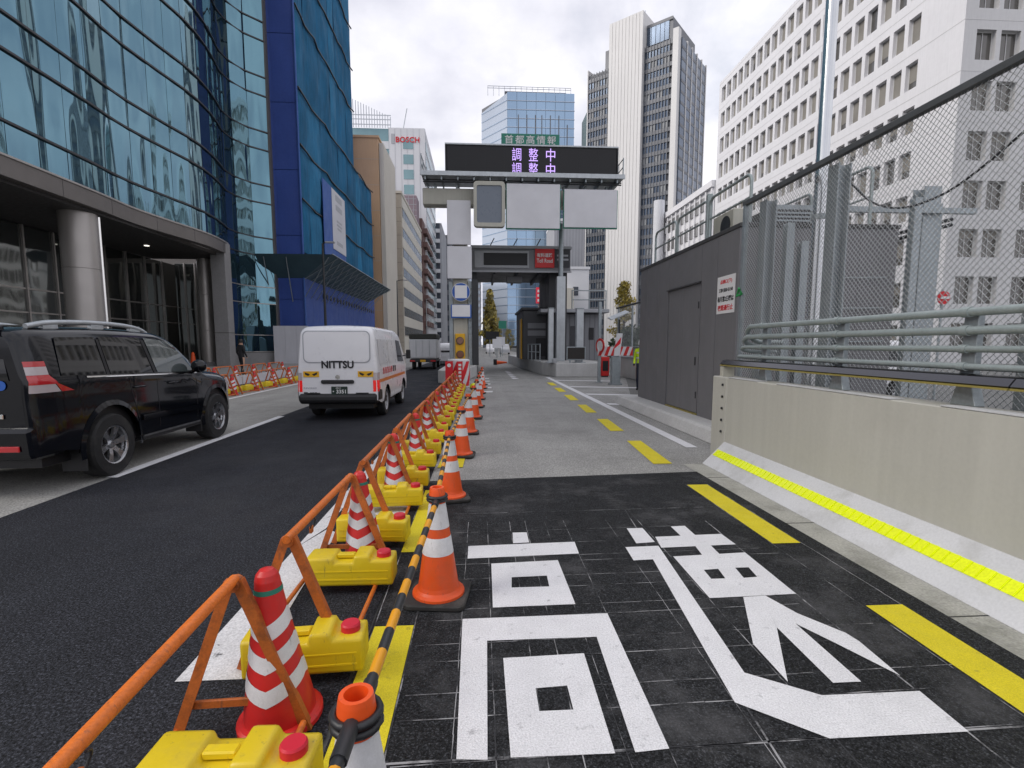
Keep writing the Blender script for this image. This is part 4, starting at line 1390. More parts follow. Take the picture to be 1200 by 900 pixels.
# low white building right of the tower
lw = thing('low_white_building', 'lower white building with window grid between tower and shed', 'building', (37.2, 82.2, 0))
MB().box(0.2, 4.2, 0, 27, 0, 26.6).build('wall', 'white_panel', lw)
MB().box(-.3, 4.2, 0.0, 27.3, 26.6, 27.6).build('parapet', 'white_panel', lw)
for f in range(7):
    for c in range(12):
        MB().box(0.06, 0.24, 1.0 + c * 2.15, 2.6 + c * 2.15, 2.6 + f * 3.5, 4.8 + f * 3.5).build('window', 'window_glass', lw)
for c in range(13):
    MB().box(-.1, .18, .25 + c * 2.15, .65 + c * 2.15, 0, 26.5).build('pilaster', 'white_panel', lw)
MB().cyl((-1.4, 21, 0), (-1.4, 21, 30.0), 1.05, n=18).build('vent_stack', 'bld_white', lw)

# buildings behind the toll house
t, b = block('cream_small_building', 'small cream building behind the toll house roof', 14, 24, 120, 130, 15, '')
b(18.2, 21.6, 118, 119.9, 0, 14.5, 'wall', 'bld_band')
b(20.4, 25.5, 120, 132, 0, 19, 'wall', 'bld_white')
b(21.8, 23.0, 119.9, 119.99, 13, 15, 'window', 'far_glass')
b(20.2, 25.7, 119.8, 132, 19, 19.6, 'parapet', 'bld_white')
t, b = block('grey_blank_building', 'pale grey blank building behind the toll canopy', 21, 33, 170, 190, 50, '')
b(24.5, 36, 170, 190, 0, 41.5, 'wall', 'bld_grey')
b(24.4, 36.2, 169.8, 190, 41.5, 42.3, 'parapet', 'bld_white')
for i in range(10):
    b(25.6 + i, 25.66 + i, 169.95, 169.99, 0, 41, 'joint', 'bld_dark')
# far street buildings seen under the canopy
for (nm, lb, x0, x1, y0, y1, h, m_) in (
        ('far_office_block', 'grey blue far office block left of the street under the canopy', -14, 1.0, 330, 360, 56, 'bld_grey'),
        ('far_dark_tower', 'dark blue glass tower far down the street under the canopy', 20, 40, 340, 380, 70, 'tower_spandrel'),
        ('far_sloped_block', 'distant pale block beyond the autumn trees', 4, 16, 600, 640, 50, 'bld_grey')):
    t, b = block(nm, lb, x0, x1, y0, y1, h, '')
    b(x0, x1, y0, y1, 0, h, 'wall', m_)
    nrow = int(h / 4)
    for f in range(nrow):
        for c in range(6):
            cw = (x1 - x0) / 6
            b(x0 + c * cw + .3, x0 + (c + 1) * cw - .3, y0 - .2, y0 - .02, f * 4 + 1.4, f * 4 + 3.4, 'window', 'sky_glass2' if nm != 'far_dark_tower' else 'far_glass')
    if nm == 'far_office_block':
        for f in range(nrow):
            for c in range(4):
                b(x1 + .02, x1 + .2, y0 + 2 + c * 7, y0 + 7 + c * 7, f * 4 + 1.4, f * 4 + 3.4, 'window', 'far_glass')
# ------------------------------------------------------------------ gantry sign
GY = 27.0
isl = struct(MB().prism([(-1.75, 21.6), (-1.25, 21.0), (-0.75, 21.6), (-0.15, 26.2), (-0.15, 44), (-1.75, 44)], 'z', -0.004, 0.55).build('left_island', 'concrete_light', bevel=0.03))
gn = thing('gantry', 'cream steel gantry with column and cantilever arm over the toll lane', 'gantry', (-0.95, GY, 0.55))
gx = -0.95
MB().box(-0.40, 0.36, 0.0, 0.75, 0.0, 8.0).build('column', 'beige_steel', gn, bevel=0.03)
MB().box(-1.87, 8.05, 0.0, 0.75, 8.12, 8.92).build('arm', 'beige_steel', gn, bevel=0.03)
MB().box(0.58, 0.90, -.3, 0.35, 0.0, 4.35).build('side_post', 'dark_metal', gn, bevel=0.01)
MB().box(-0.62, -.41, 0.1, 0.4, 0.0, 4.3).build('side_post', 'galv', gn, bevel=0.01)
MB().box(0.38, 0.57, -.05, 0.5, 0.0, 4.3).build('side_post', 'galv', gn, bevel=0.01)
for i in range(12):
    MB().cyl((0.36, -.06, .3 + i * .33), (0.60, -.06, .3 + i * .33), .016, n=6).build('rung', 'galv', gn)
pl = MB()
pl.box(-1.86, 8.25, -0.65, 1.3, 9.36, 9.44)
pl.build('walkway', 'galv_light', gn)
MB().box(-1.9, 8.29, -0.72, -0.64, 9.32, 9.54).build('walkway_edge', 'galv_light', gn, bevel=.01)
for i in range(13):
    MB().box(-1.7 + i * .8, -1.64 + i * .8, -.6, 1.2, 9.16, 9.355).build('walkway_joist', 'galv', gn)
for z in (9.12, 9.22):
    MB().cyl((-1.8, -.35, z), (8.2, -.35, z), .035, n=6).build('cable_duct', 'dark_metal', gn)
for i in range(9):
    MB().box(-1.3 + i * 1.1, -1.2 + i * 1.1, 0.05, 0.7, 8.921, 9.16).build('arm_bracket', 'galv', gn)
for x in (-1.85, 8.2):
    for z in (9.9, 10.3):
        MB().cyl((x, -.65, z), (x, 1.3, z), .025, n=6).build('guard_bar', 'galv', gn)
    for yy in (-.65, .3, 1.3):
        MB().cyl((x, yy, 9.44), (x, yy, 10.35), .03, n=6).build('guard_post', 'galv', gn)
MB().cyl((-1.85, 1.25, 9.95), (-.66, 1.25, 9.95), .025, n=6).build('guard_bar', 'galv', gn)

vs = thing('message_sign', 'long black electronic message sign showing purple characters on the gantry', 'sign', (gx + 3.66, GY - .35, 9.99))
MB().box(-4.29, 4.29, 0.0, 0.75, 0.02, 1.46).build('case', 'led_panel', vs, bevel=.03)
MB().box(-4.36, 4.36, -.05, 0.80, 1.462, 1.54).build('top_trim', 'galv_light', vs, bevel=.01)
MB().box(-4.36, -4.292, -.02, .78, 0.02, 1.46).build('side_trim', 'dark_metal', vs)
MB().box(4.292, 4.36, -.02, .78, 0.02, 1.46).build('side_trim', 'dark_metal', vs)
for i in range(1, 9):
    MB().box(-4.29 + i * .953, -4.282 + i * .953, -.006, -.002, 0.03, 1.45).build('module_joint', 'dark_metal', vs)
for z in (1.07, .37):
    for ch, x in (('調', -0.80), ('整', 0.04), ('中', 0.91)):
        lettering(ch, .6, 'led_on', (x, -.008, z), vs, '-y', width=.46, height=.62, extrude=.002)
gs2 = thing('green_sign', 'green sign with white characters on top of the message sign', 'sign', (gx + 3.58, GY - .1, 11.53))
MB().box(-1.47, 1.47, 0, .08, 0.05, .62).build('board', 'sign_green', gs2, bevel=.01)
lettering('首都高情報', .4, 'ink_white', (0, -.006, .335), gs2, '-y', width=2.6, height=.42, spacing=1.3, bold=.004)
for x in (-1.0, 1.0):
    MB().cyl((x, .12, 0), (x, .12, .5), .03, n=6).build('support', 'galv', gs2)
sb = thing('display_box', 'grey screen in a rounded cream frame hung under the gantry arm', 'sign', (0.53, GY - .75, 7.45))
fr = MB()
ro = [(-.80 + .18, 0), (.80 - .18, 0)]


def rrect(hw, hh, r, n=5):
    pts = []
    for cx, cz, a0 in ((hw - r, -hh + r, -90), (hw - r, hh - r, 0), (-hw + r, hh - r, 90), (-hw + r, -hh + r, 180)):
        for k in range(n + 1):
            t = R(a0 + 90 * k / n)
            pts.append((cx + r * math.cos(t), cz + r * math.sin(t)))
    return pts


fo, fi = rrect(.78, 1.09, .18), rrect(.62, .90, .10)
n = len(fo)
fr.add([(x, 0, z + 1.09) for x, z in fo] + [(x, 0, z + 1.09) for x, z in fi] + [(x, .4, z + 1.09) for x, z in fo] + [(x, .06, z + 1.09) for x, z in fi],
       [(i, (i + 1) % n, n + (i + 1) % n, n + i) for i in range(n)] + [(i, 2 * n + i, 2 * n + (i + 1) % n, (i + 1) % n) for i in range(n)] + [(n + i, n + (i + 1) % n, 3 * n + (i + 1) % n, 3 * n + i) for i in range(n)] + [tuple(range(2 * n, 3 * n))])
fr.build('frame', 'beige_steel', sb)
MB().add([(x, .055, z + 1.09) for x, z in fi], [tuple(range(n))]).build('screen', 'screen_grey', sb)
MB().box(-.3, .3, .41, .74, 1.2, 1.9).build('bracket', 'galv', sb)
for nm, lb, x0, x1, z0, z1 in (('covered_sign', 'square sign wrapped in pale grey cover under the gantry arm, middle one', 1.36, 4.12, 7.38, 9.58),
                               ('covered_sign', 'wide sign wrapped in pale grey cover at the tip of the gantry arm', 4.26, 7.04, 7.46, 9.36)):
    cs = thing(nm, lb, 'sign', ((x0 + x1) / 2, GY - .55, z0), group='covered signs on the gantry')
    hw = (x1 - x0) / 2
    h = z1 - z0
    MB().box(-hw, hw, 0.03, .12, 0.0, h).build('green_board', 'sign_green', cs, bevel=.01)

    def cvr(u_, v_):
        e = math.sin(math.pi * u_) * math.sin(math.pi * v_)
        return (-hw + .05 + (2 * hw - .1) * u_, -.02 - .03 * e * (1 + mnoise.noise(Vector((u_ * 4, v_ * 4, z0)))), .06 + (h - .06) * v_)
    MB().grid(cvr, 12, 10).build('cover', 'cover_grey', cs)
    MB().box(-hw + .04, hw - .04, -.015, .025, .055, h + .01).build('cover_edge', 'cover_grey', cs)
    for x in (-hw * .6, hw * .6):
        MB().box(x - .05, x + .05, .12, .54, h - 1.0, h - .2).build('bracket', 'galv', cs)
# covers and signs on the column
for nm, lb, x0, x1, z0, z1 in (('covered_column_sign', 'upper pale covered panel on the gantry column', -1.59, -.40, 6.64, 8.80), ('covered_column_sign', 'lower pale covered panel on the gantry column', -1.61, -.37, 4.95, 6.55)):
    cs = thing(nm, lb, 'sign', ((x0 + x1) / 2, GY - .35, z0), group='covered panels on the column')
    hw, h = (x1 - x0) / 2, z1 - z0
    MB().box(-hw, hw, 0, .10, 0, h).build('cover', 'cover_grey', cs, bevel=.015)
    MB().box(-.3, .3, .10, .34, .2, h - .2).build('bracket', 'galv', cs)
rd = thing('round_sign', 'round blue sign with a white square patch on the gantry column', 'sign', (-.93, GY - .4, 3.80))
MB().lathe([(.47, 0), (.47, .03)], 32, axis='x').build('disc_rim', 'ink_white', rd, (0, 0, .47), R(90))
MB().lathe([(.445, 0), (.445, .012)], 32, axis='x').build('disc', 'sign_blue', rd, (0, -.014, .47), R(90))
MB().box(-.31, .31, -.026, -.016, .16, .80).build('white_patch', 'sign_white', rd)
MB().box(-.2, .2, .03, .39, .3, .6).build('bracket', 'galv', rd)
sp = thing('blank_plate', 'blank white plate with blue border under the round blue sign', 'sign', (-.93, GY - .4, 2.96))
MB().box(-.52, .52, 0, .03, 0, .68).build('border', 'sign_blue', sp)
MB().box(-.46, .46, -.012, -.002, .07, .66).build('plate', 'sign_white', sp)
MB().box(-.2, .2, .03, .39, .2, .5).build('bracket', 'galv', sp)
fl = thing('flasher', 'yellow warning lamp box with two round lenses on the gantry column', 'traffic light', (-1.0, GY - .42, .65))
MB().box(-.25, .25, 0, .4, 0, 1.52).build('housing', 'hazard_yellow', fl, bevel=.02)
for z in (.45, 1.15):
    MB().cyl((0, .01, z), (0, -.10, z), .20, .20, n=20).build('hood', 'dark_metal', fl)
    MB().cyl((0, -.101, z), (0, -.115, z), .17, .15, n=20).build('lens', 'amber_lamp', fl)

# ------------------------------------------------------------------ toll gate
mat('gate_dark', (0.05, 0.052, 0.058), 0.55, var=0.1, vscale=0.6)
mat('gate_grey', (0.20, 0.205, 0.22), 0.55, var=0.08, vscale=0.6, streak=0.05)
mat('gate_roof', (0.36, 0.37, 0.39), 0.55, 0.2, var=0.08)
CY = 29.0
tg = thing('toll_gate', 'dark toll gate canopy with posts spanning the lane', 'gate', (2.3, CY, 0.0))
ox = 2.3
MB().box(-.40 - ox, 5.10 - ox, 0.0, 0.30, 5.66, 6.86).build('fascia', 'gate_grey', tg, bevel=.01)
MB().box(-.46 - ox, 5.16 - ox, -.08, 6.2, 6.88, 7.05).build('roof', 'gate_roof', tg, bevel=.02)
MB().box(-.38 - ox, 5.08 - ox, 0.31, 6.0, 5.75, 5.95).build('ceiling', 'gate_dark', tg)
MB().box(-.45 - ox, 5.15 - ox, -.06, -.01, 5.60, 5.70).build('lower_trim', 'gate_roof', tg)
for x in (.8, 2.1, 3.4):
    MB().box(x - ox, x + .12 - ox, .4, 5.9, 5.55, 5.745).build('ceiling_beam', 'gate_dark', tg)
for x in (.6, 1.9, 3.2):
    MB().cyl((x - ox, .3, 7.05), (x + .25 - ox, .3, 7.5), .03, n=6).build('roof_stay', 'gate_dark', tg)
for x, y in ((-.28, .4), (-.28, 5.6), (4.85, .4), (4.85, 5.6)):
    MB().box(x - .14 - ox, x + .14 - ox, y, y + .3, 0.0, 5.745).build('post', 'gate_dark', tg, bevel=.01)
MB().box(4.05 - ox, 4.65 - ox, 1.0, 6.0, .70, 5.745).build('side_wall', 'gate_dark', tg)
MB().box(1.6 - ox, 2.5 - ox, 1.2, 1.8, 5.2, 5.55).build('camera_unit', 'gate_grey', tg, bevel=.02)
db = thing('lane_display', 'unlit black display panel on the toll gate fascia', 'sign', (1.47, CY - .08, 5.98))
MB().box(-1.72, 1.30, 0.02, .07, -.14, .78).build('surround', 'gate_roof', db, bevel=.01)
MB().box(-1.21, 1.21, -.015, .018, 0, .66).build('panel', 'led_panel', db, bevel=.01)
rs = thing('red_toll_sign', 'red toll road sign with white text on the toll gate fascia', 'sign', (3.64, CY - .10, 5.86))
MB().box(-.54, .54, 0, .08, 0, 1.02).build('board', 'sign_red', rs, bevel=.01)
lettering('有料道路', .3, 'ink_white', (0, -.006, .68), rs, '-y', width=.88, height=.22, bold=.006)
lettering('Toll Road', .3, 'ink_white', (0, -.006, .38), rs, '-y', width=.88, height=.22, bold=.004)
ds = thing('dark_gate_sign', 'small dark sign with two rows of pale text at the gate corner', 'sign', (4.63, CY - .08, 5.90))
MB().box(-.42, .42, 0, .06, 0, .95).build('board', 'gate_dark', ds, bevel=.01)
for x0, x1, z in ((-.30, -.06, .58), (.06, .32, .58), (-.30, -.04, .36), (.06, .34, .36)):
    MB().box(x0, x1, -.008, -.002, z, z + .10).build('text_row', 'ink_grey', ds)

# right island with booth, posts and little house
ri = struct(MB().prism([(3.30, 27.0), (3.78, 25.3), (5.85, 25.05), (6.35, 26.4), (6.4, 46), (2.55, 46), (2.75, 37)], 'z', -0.004, 0.70).build('right_island', 'concrete_light', bevel=.03))
bt = thing('toll_booth', 'black toll booth with dark windows on the right island', 'booth', (3.05, 31.5, 0.70))
MB().box(-.40, 1.6, 0.0, 5.5, 0, 3.0).build('body', 'gate_dark', bt, bevel=.03)
MB().box(-.5, 1.7, -.2, 5.7, 3.0, 3.15).build('roof', 'gate_dark', bt, bevel=.02)
for z in (1.9, 1.45):
    MB().box(-.1, 1.4, -.02, -.002, z, z + .32).build('louvre_window', 'gate_grey', bt)
MB().box(.4, 1.2, -.02, -.002, .2, 1.3).build('door', 'led_panel', bt)
MB().box(-.48, -.41, .4, 1.5, 0, 2.5).build('machine', 'hazard_yellow', bt, bevel=.02)
hs = thing('toll_house', 'low grey house with overhanging roof behind the toll gate posts', 'house', (5.9, 30.2, 0.70))
MB().box(-1.5, 1.15, 0, 5, 0, 2.7).build('wall', 'gate_grey', hs, bevel=.02)
MB().box(-2.4, 1.6, -.7, 5.4, 2.75, 2.95).build('roof', 'gate_roof', hs, bevel=.02)
MB().box(-.55, -.05, -.03, -.003, 0, 2.0).build('door', 'gate_dark', hs)
MB().box(.55, .85, -.03, -.003, 1.2, 1.9).build('window', 'led_panel', hs)
for i in range(9):
    MB().box(-1.5 + i * .3, -1.48 + i * .3, -.012, -.002, 0, 2.65).build('joint', 'gate_dark', hs)
hrl = thing('house_roof_rail', 'grey pipe rail on the roof of the toll house', 'railing', (6.3, 30.0, 3.66))
for a, z in ((-.9, .0), (.1, .0), (1.1, 0)):
    MB().cyl((a, 0, 0), (a, 0, 1.1), .035, n=6).build('post', 'galv', hrl)
for z in (.55, 1.08):
    MB().cyl((-.9, 0, z), (1.1, 0, z), .03, n=6).build('rail', 'galv', hrl)
for lb, x, y, zt, w in (('short square steel post at left on the toll island', 3.56, 25.7, 2.7, .26), ('square steel post on the island beside the black panel', 5.05, 25.9, 2.7, .36)):
    ps = thing('steel_post', lb, 'post', (x, y, .70))
    MB().box(-w / 2, w / 2, -w / 2, w / 2, 0, zt).build('shaft', 'galv_light', ps, bevel=.02)
    MB().box(-w * .8, w * .8, -w * .8, w * .8, 0.0, .03).build('base_plate', 'galv', ps)
    MB().box(-w / 2 - .02, w / 2 + .02, -w / 2 - .02, w / 2 + .02, zt, zt + .03).build('cap', 'galv', ps)
tp = thing('tall_post', 'tall steel post, thick below and slim above, on the toll island', 'post', (4.45, 28.3, .70))
MB().box(-.24, .24, -.2, .2, 0, 4.6).build('lower_shaft', 'galv_light', tp, bevel=.02)
MB().cyl((0, 0, 4.6), (0, 0, 7.4), .13, n=14).build('upper_shaft', 'galv', tp)
bpn = thing('black_sign', 'black rectangular panel with pale rim standing on the toll island', 'sign', (4.80, 25.35, .70))
MB().box(-.47, .47, 0, .10, .15, .80).build('rim', 'galv', bpn, bevel=.01)
MB().box(-.43, .43, -.012, -.002, .19, .76).build('face', mat('panel_brown', (.02, .016, .014), .5), bpn)
for x in (-.3, .3):
    MB().box(x - .03, x + .03, .02, .08, 0, .15).build('foot', 'galv', bpn)
bx_ = thing('junction_box', 'small grey box at the foot of the tall steel post', 'box', (3.78 - .02, 25.45, .70))
MB().box(-.1, .1, 0, .15, 0, .22).build('case', 'gate_roof', bx_, bevel=.01)
il = thing('island_rail', 'thin metal rail along the lane side of the toll island', 'railing', (3.25, 27.6, .70))
for k in range(4):
    MB().cyl((-.12 * k, k * 1.0, 0), (-.12 * k, k * 1.0, .95), .025, n=6).build('post', 'galv', il)
for z in (.5, .93):
    MB().cyl((0, 0, z), (-.36, 3.0, z), .022, n=6).build('rail', 'galv', il)
ks = thing('amber_signal', 'small dark signal head with amber light at the gate post', 'traffic light', (4.55, 28.6, 4.0))
MB().box(-.18, .18, 0, .25, -.5, .5).build('housing', 'gate_dark', ks, bevel=.02)
MB().cyl((0, -.005, .12), (0, -.05, .12), .10, n=14).build('lens', mat('amber_on', (.8, .35, .02), .4, var=0, emit=(1, .45, .03), emit_s=.5), ks)
MB().cyl((.1, .1, -.5), (.25, .4, -3.3), .05, n=6).build('pole', 'gate_dark', ks)

# right bay: wall, fence, boom, solar post, extinguisher, worker
fw = thing('bay_fence', 'low concrete wall with chain link posts and sloping dark rail behind the bay', 'fence', (7.2, 14.0, 0))
MB().box(-.1, .15, 0.0, 13, 0, .95).build('base_wall', 'concrete_light', fw, bevel=.02)
MB().box(-.12, .17, 0.0, 13, .951, 1.03).build('coping', 'gate_roof', fw)
for k in range(6):
    MB().cyl((0, .4 + k * 2.4, 1.0), (0, .4 + k * 2.4, 3.55 - .02 * k), .05, n=8).build('post', 'galv', fw)
MB().cyl((0, .2, 3.5), (0, 12.8, 3.5), .045, n=8).build('top_rail', 'dark_metal', fw)
MB().cyl((0, .2, 1.5), (0, 12.8, 1.5), .02, n=6).build('mid_rail', 'galv', fw)
lm = MB()
wires(lm, .3, 12.8, 1.05, 3.48, .11, .0032)
lm.build('chain_link_mesh', 'wire', fw)['kind'] = 'stuff'


def stripes(parent, x0, x1, z0, z1, y, n, slant, nm='stripe', m_='red_plastic'):
    w = (x1 - x0) / n
    for i in range(0, n):
        if i % 2 == 0:
            a = x0 + i * w
            pts = [(a, z0), (a + w, z0), (a + w + slant, z1), (a + slant, z1)]
            pts = [(min(max(p[0], x0), x1), p[1]) for p in pts]
            MB().prism(pts, 'y', y, y + .006).build(nm, m_, parent)


bm_ = thing('striped_boom', 'red and white striped boom board across the bay on a grey post', 'barrier', (5.75, 21.5, 0))
MB().box(-.75, .75, 0, .05, 1.14, 1.52).build('board', 'reflect_white', bm_)
stripes(bm_, -.75, .75, 1.14, 1.52, -.008, 11, .14)
MB().box(-.72, -.60, .06, .18, 0, 3.4).build('post', 'galv', bm_, bevel=.01)
MB().box(-.80, -.52, 0.02, .22, 0, .03).build('base_plate', 'galv', bm_)
MB().lathe([(.32, 0), (.32, .03)], 20, axis='x').build('disc', 'red_plastic', bm_, (-.68, -.03, 1.55), R(20))
MB().lathe([(.22, 0), (.22, .01)], 20, axis='x').build('disc_centre', 'reflect_white', bm_, (-.69, -.035, 1.55), R(20))
so = thing('solar_post', 'grey post with striped marker and tilted solar panel in the bay', 'post', (5.45, 20.3, 0))
MB().box(-.18, .18, -.12, .12, 0, 1.15).build('pedestal', 'galv', so, bevel=.02)
MB().box(-.24, .24, -.18, .18, 0, .06).build('base_plate', 'galv', so)
pb = MB().prism([(-.12, 1.16), (.12, 1.16), (.22, 2.05), (-.02, 2.05)], 'y', -.16, -.10).build('marker_board', 'reflect_white', so)
MB().prism([(-.10, 1.45), (.135, 1.65), (.16, 1.9), (-.07, 1.6)], 'y', -.168, -.161).build('red_stripe', 'ink_red', so)
MB().cyl((.12, 0, 1.15), (.12, 0, 2.6), .04, n=8).build('pole', 'dark_metal', so)
pn = MB().add([(-.28, -.3, 2.55), (.42, -.3, 2.85), (.42, .3, 2.95), (-.28, .3, 2.65), (-.28, -.3, 2.59), (.42, -.3, 2.89), (.42, .3, 2.99), (-.28, .3, 2.69)],
              [(3, 2, 1, 0), (4, 5, 6, 7), (0, 1, 5, 4), (1, 2, 6, 5), (2, 3, 7, 6), (3, 0, 4, 7)]).build('solar_panel', 'galv_light', so)
ex = thing('fire_extinguisher_box', 'red fire extinguisher box beside the toll house wall', 'box', (6.25, 25.2, 0))
MB().box(-.2, .2, 0, .25, 0.05, 1.0).build('case', 'red_plastic', ex, bevel=.02)
MB().box(-.14, .14, -.012, -.002, .3, .8).build('window', 'led_panel', ex)
MB().box(-.16, .16, .02, .2, 0, .05).build('foot', 'dark_metal', ex)
# ------------------------------------------------------------------ traffic cones and bars
def make_cone(label):
    t = thing('traffic_cone', label, 'traffic cone', group='orange cones along the lane')
    b = MB()
    hw, r = .19, .055
    pts = []
    for cx, cy, a0 in ((hw - r, -hw + r, -90), (hw - r, hw - r, 0), (-hw + r, hw - r, 90), (-hw + r, -hw + r, 180)):
        for k in range(5):
            a = R(a0 + 90 * k / 4)
            pts.append((cx + r * math.cos(a), cy + r * math.sin(a)))
    b.prism(pts, 'z', 0, .035)
    b.build('base', 'rubber', t, bevel=.008)
    prof = [(.165, .036), (.163, .05), (.145, .062), (.132, .075), (.125, .10)]

    def rad(z):
        return .125 + (.047 - .125) * (z - .10) / (.64 - .10)
    zs = [.20, .30, .355, .36, .42, .455, .46, .53, .535, .60, .64]
    prof += [(rad(z), z) for z in zs]
    MB().lathe(prof, 24, capt=False, capb=False).build('body', 'orange_plastic', t)
    for z0, z1 in ((.30, .41), (.465, .618)):
        MB().lathe([(rad(z0) + .0015, z0), (rad(z1) + .0015, z1)], 24, capb=False, capt=False).build('reflective_band', 'reflect_white', t)
    MB().lathe([(.054, .635), (.046, .70), (.043, .715), (.031, .715), (.028, .66)], 20, capb=False).build('cap', 'orange_plastic', t)
    return t


def make_bar(L):
    """tiger striped bar along +y from the origin, rings at both ends"""
    t = thing('cone_bar', 'x', 'bar', group='striped bars linking the cones')
    n = 15
    for i in range(n):
        a, b = .06 + (L - .12) * i / n, .06 + (L - .12) * (i + 1) / n
        MB().cyl((0, a, 0), (0, b, 0), .017, n=10, caps=False).build('stripe', 'tape_black' if i % 2 == 0 else 'tape_amber', t)
    for y in (0, L):
        ring_ = [(.058 * math.cos(2 * math.pi * k / 18), y + .058 * math.sin(2 * math.pi * k / 18), 0) for k in range(18)]
        MB().tube(ring_, .011, 6, closed=True).build('ring', 'tape_black', t)
        MB().cyl((0, y + (.05 if y == 0 else -.05), 0), (0, y + (.16 if y == 0 else -.16), 0), .021, n=10).build('sleeve', 'tape_black', t)
    return t


cy_list = [1.235, 3.13, 5.23, 7.30, 9.20, 11.10, 13.1, 15.0, 16.8, 18.7, 20.4]
cname = ['nearest orange traffic cone, cut off at the bottom edge of the picture', 'orange traffic cone with two white bands standing beside the painted character',
         'orange traffic cone on the edge of the black asphalt, third from the camera', 'fourth orange traffic cone from the camera, at the start of the grey lane',
         'fifth orange traffic cone from the camera along the lane', 'sixth orange traffic cone from the camera along the lane', 'seventh orange traffic cone from the camera along the lane',
         'eighth orange traffic cone from the camera along the lane', 'ninth orange traffic cone from the camera along the lane', 'second farthest orange traffic cone of the row, near the striped drum',
         'farthest orange traffic cone of the row, beside the left island']
cpos = []
c0 = make_cone(cname[0])
for i, y in enumerate(cy_list):
    x = -.32 + (0.028 * (y - 5) if y > 5 else -.0 * y) + random.uniform(-.015, .015)
    if i == 1:
        x = -.27
    o = c0 if i == 0 else copy_tree(c0)
    o['label'] = cname[i]
    o.location = (x, y, .006)
    o.rotation_euler = (0, 0, random.uniform(-.3, .3))
    cpos.append((x, y))
ordn = ['nearest', 'second', 'third', 'fourth', 'fifth', 'sixth', 'seventh', 'eighth', 'ninth', 'farthest']
br0 = None
for i in range(len(cpos) - 1):
    (xa, ya), (xb, yb) = cpos[i], cpos[i + 1]
    L = math.hypot(xb - xa, yb - ya)
    if br0 is None:
        br0 = make_bar(2.0)
        o = br0
    else:
        o = copy_tree(br0)
    o['label'] = '%s black and amber striped bar linking two cones%s' % (ordn[min(i, 9)], '' if i else ', low at the bottom edge')
    zz_ = .645 if i % 2 == 0 else .665
    o.location = (xa, ya, zz_)
    o.rotation_euler = (0, 0, math.atan2(-(xb - xa), yb - ya))
    o.scale = (1, L / 2.0, 1)

o = copy_tree(br0)
o['label'] = 'striped bar running from the nearest cone out of the bottom of the picture'
o.location = (cpos[0][0] - .04, cpos[0][1] - 2.0, .672)
o.scale = (1, 1, 1)
o.rotation_euler = (0, 0, -.02)
# ------------------------------------------------------------------ barricades, water weights, chevron cones
AX = -0.93


def make_barricade():
    t = thing('barricade', 'x', 'barricade', group='orange pipe barricades')
    L = 1.17
    MB().cyl((0, -.02, .664), (0, L + .02, .664), .021, n=12).build('top_pipe', 'orange_steel_bright', t)
    for y in (0, L):
        for s_ in (-1, 1):
            lg = MB()
            # angle-iron leg
            p0, p1 = Vector((s_ * .012, y, .660)), Vector((s_ * .255, y, .0))
            d = (p1 - p0)
            w = .021
            nn = Vector((d.z, 0, -d.x)).normalized()
            a = [p0 - nn * w, p0 + nn * w, p1 + nn * w, p1 - nn * w]
            e = Vector((0, .006, 0))
            e2 = Vector((0, .034, 0))
            off = 0.004 * s_
            eo = Vector((0, off, 0))
            lg.add([q + eo for q in a] + [q + e + eo for q in a], [(0, 1, 2, 3), (7, 6, 5, 4), (0, 4, 5, 1), (1, 5, 6, 2), (2, 6, 7, 3), (3, 7, 4, 0)])
            f0 = [p0 + nn * w * s_ * -1, p0 + nn * (w - .006) * s_ * -1, p1 + nn * (w - .006) * s_ * -1, p1 + nn * w * s_ * -1]
            lg.add([q + e + eo for q in f0] + [q + e2 + eo for q in f0], [(0, 1, 2, 3), (7, 6, 5, 4), (0, 4, 5, 1), (1, 5, 6, 2), (2, 6, 7, 3), (3, 7, 4, 0)])
            lg.build('leg', 'orange_steel', t)
        MB().box(-.20, .20, y + .012, y + .026, .125, .160).build('cross_bar', 'orange_steel', t, bevel=.003)
        MB().cyl((0, y - .012, .648), (0, y + .05, .648), .026, n=10).build('joint_bolt', 'orange_steel', t)
    for s_ in (-1, 1):
        MB().cyl((s_ * .245, 0, .045), (s_ * .245, L, .045), .014, n=8).build('bottom_pipe', 'orange_steel_bright', t)
    hk = MB()
    hk.tube([(0.012 * math.cos(a) + .01, .33 + .03 * math.sin(a), .615 + .035 * math.cos(a)) for a in [k * .5 for k in range(11)]], .004, 5)
    hk.build('chain_link', 'dark_metal', t)
    MB().box(.0, .012, .30, .335, .575, .61).build('hook', 'orange_steel', t)
    return t


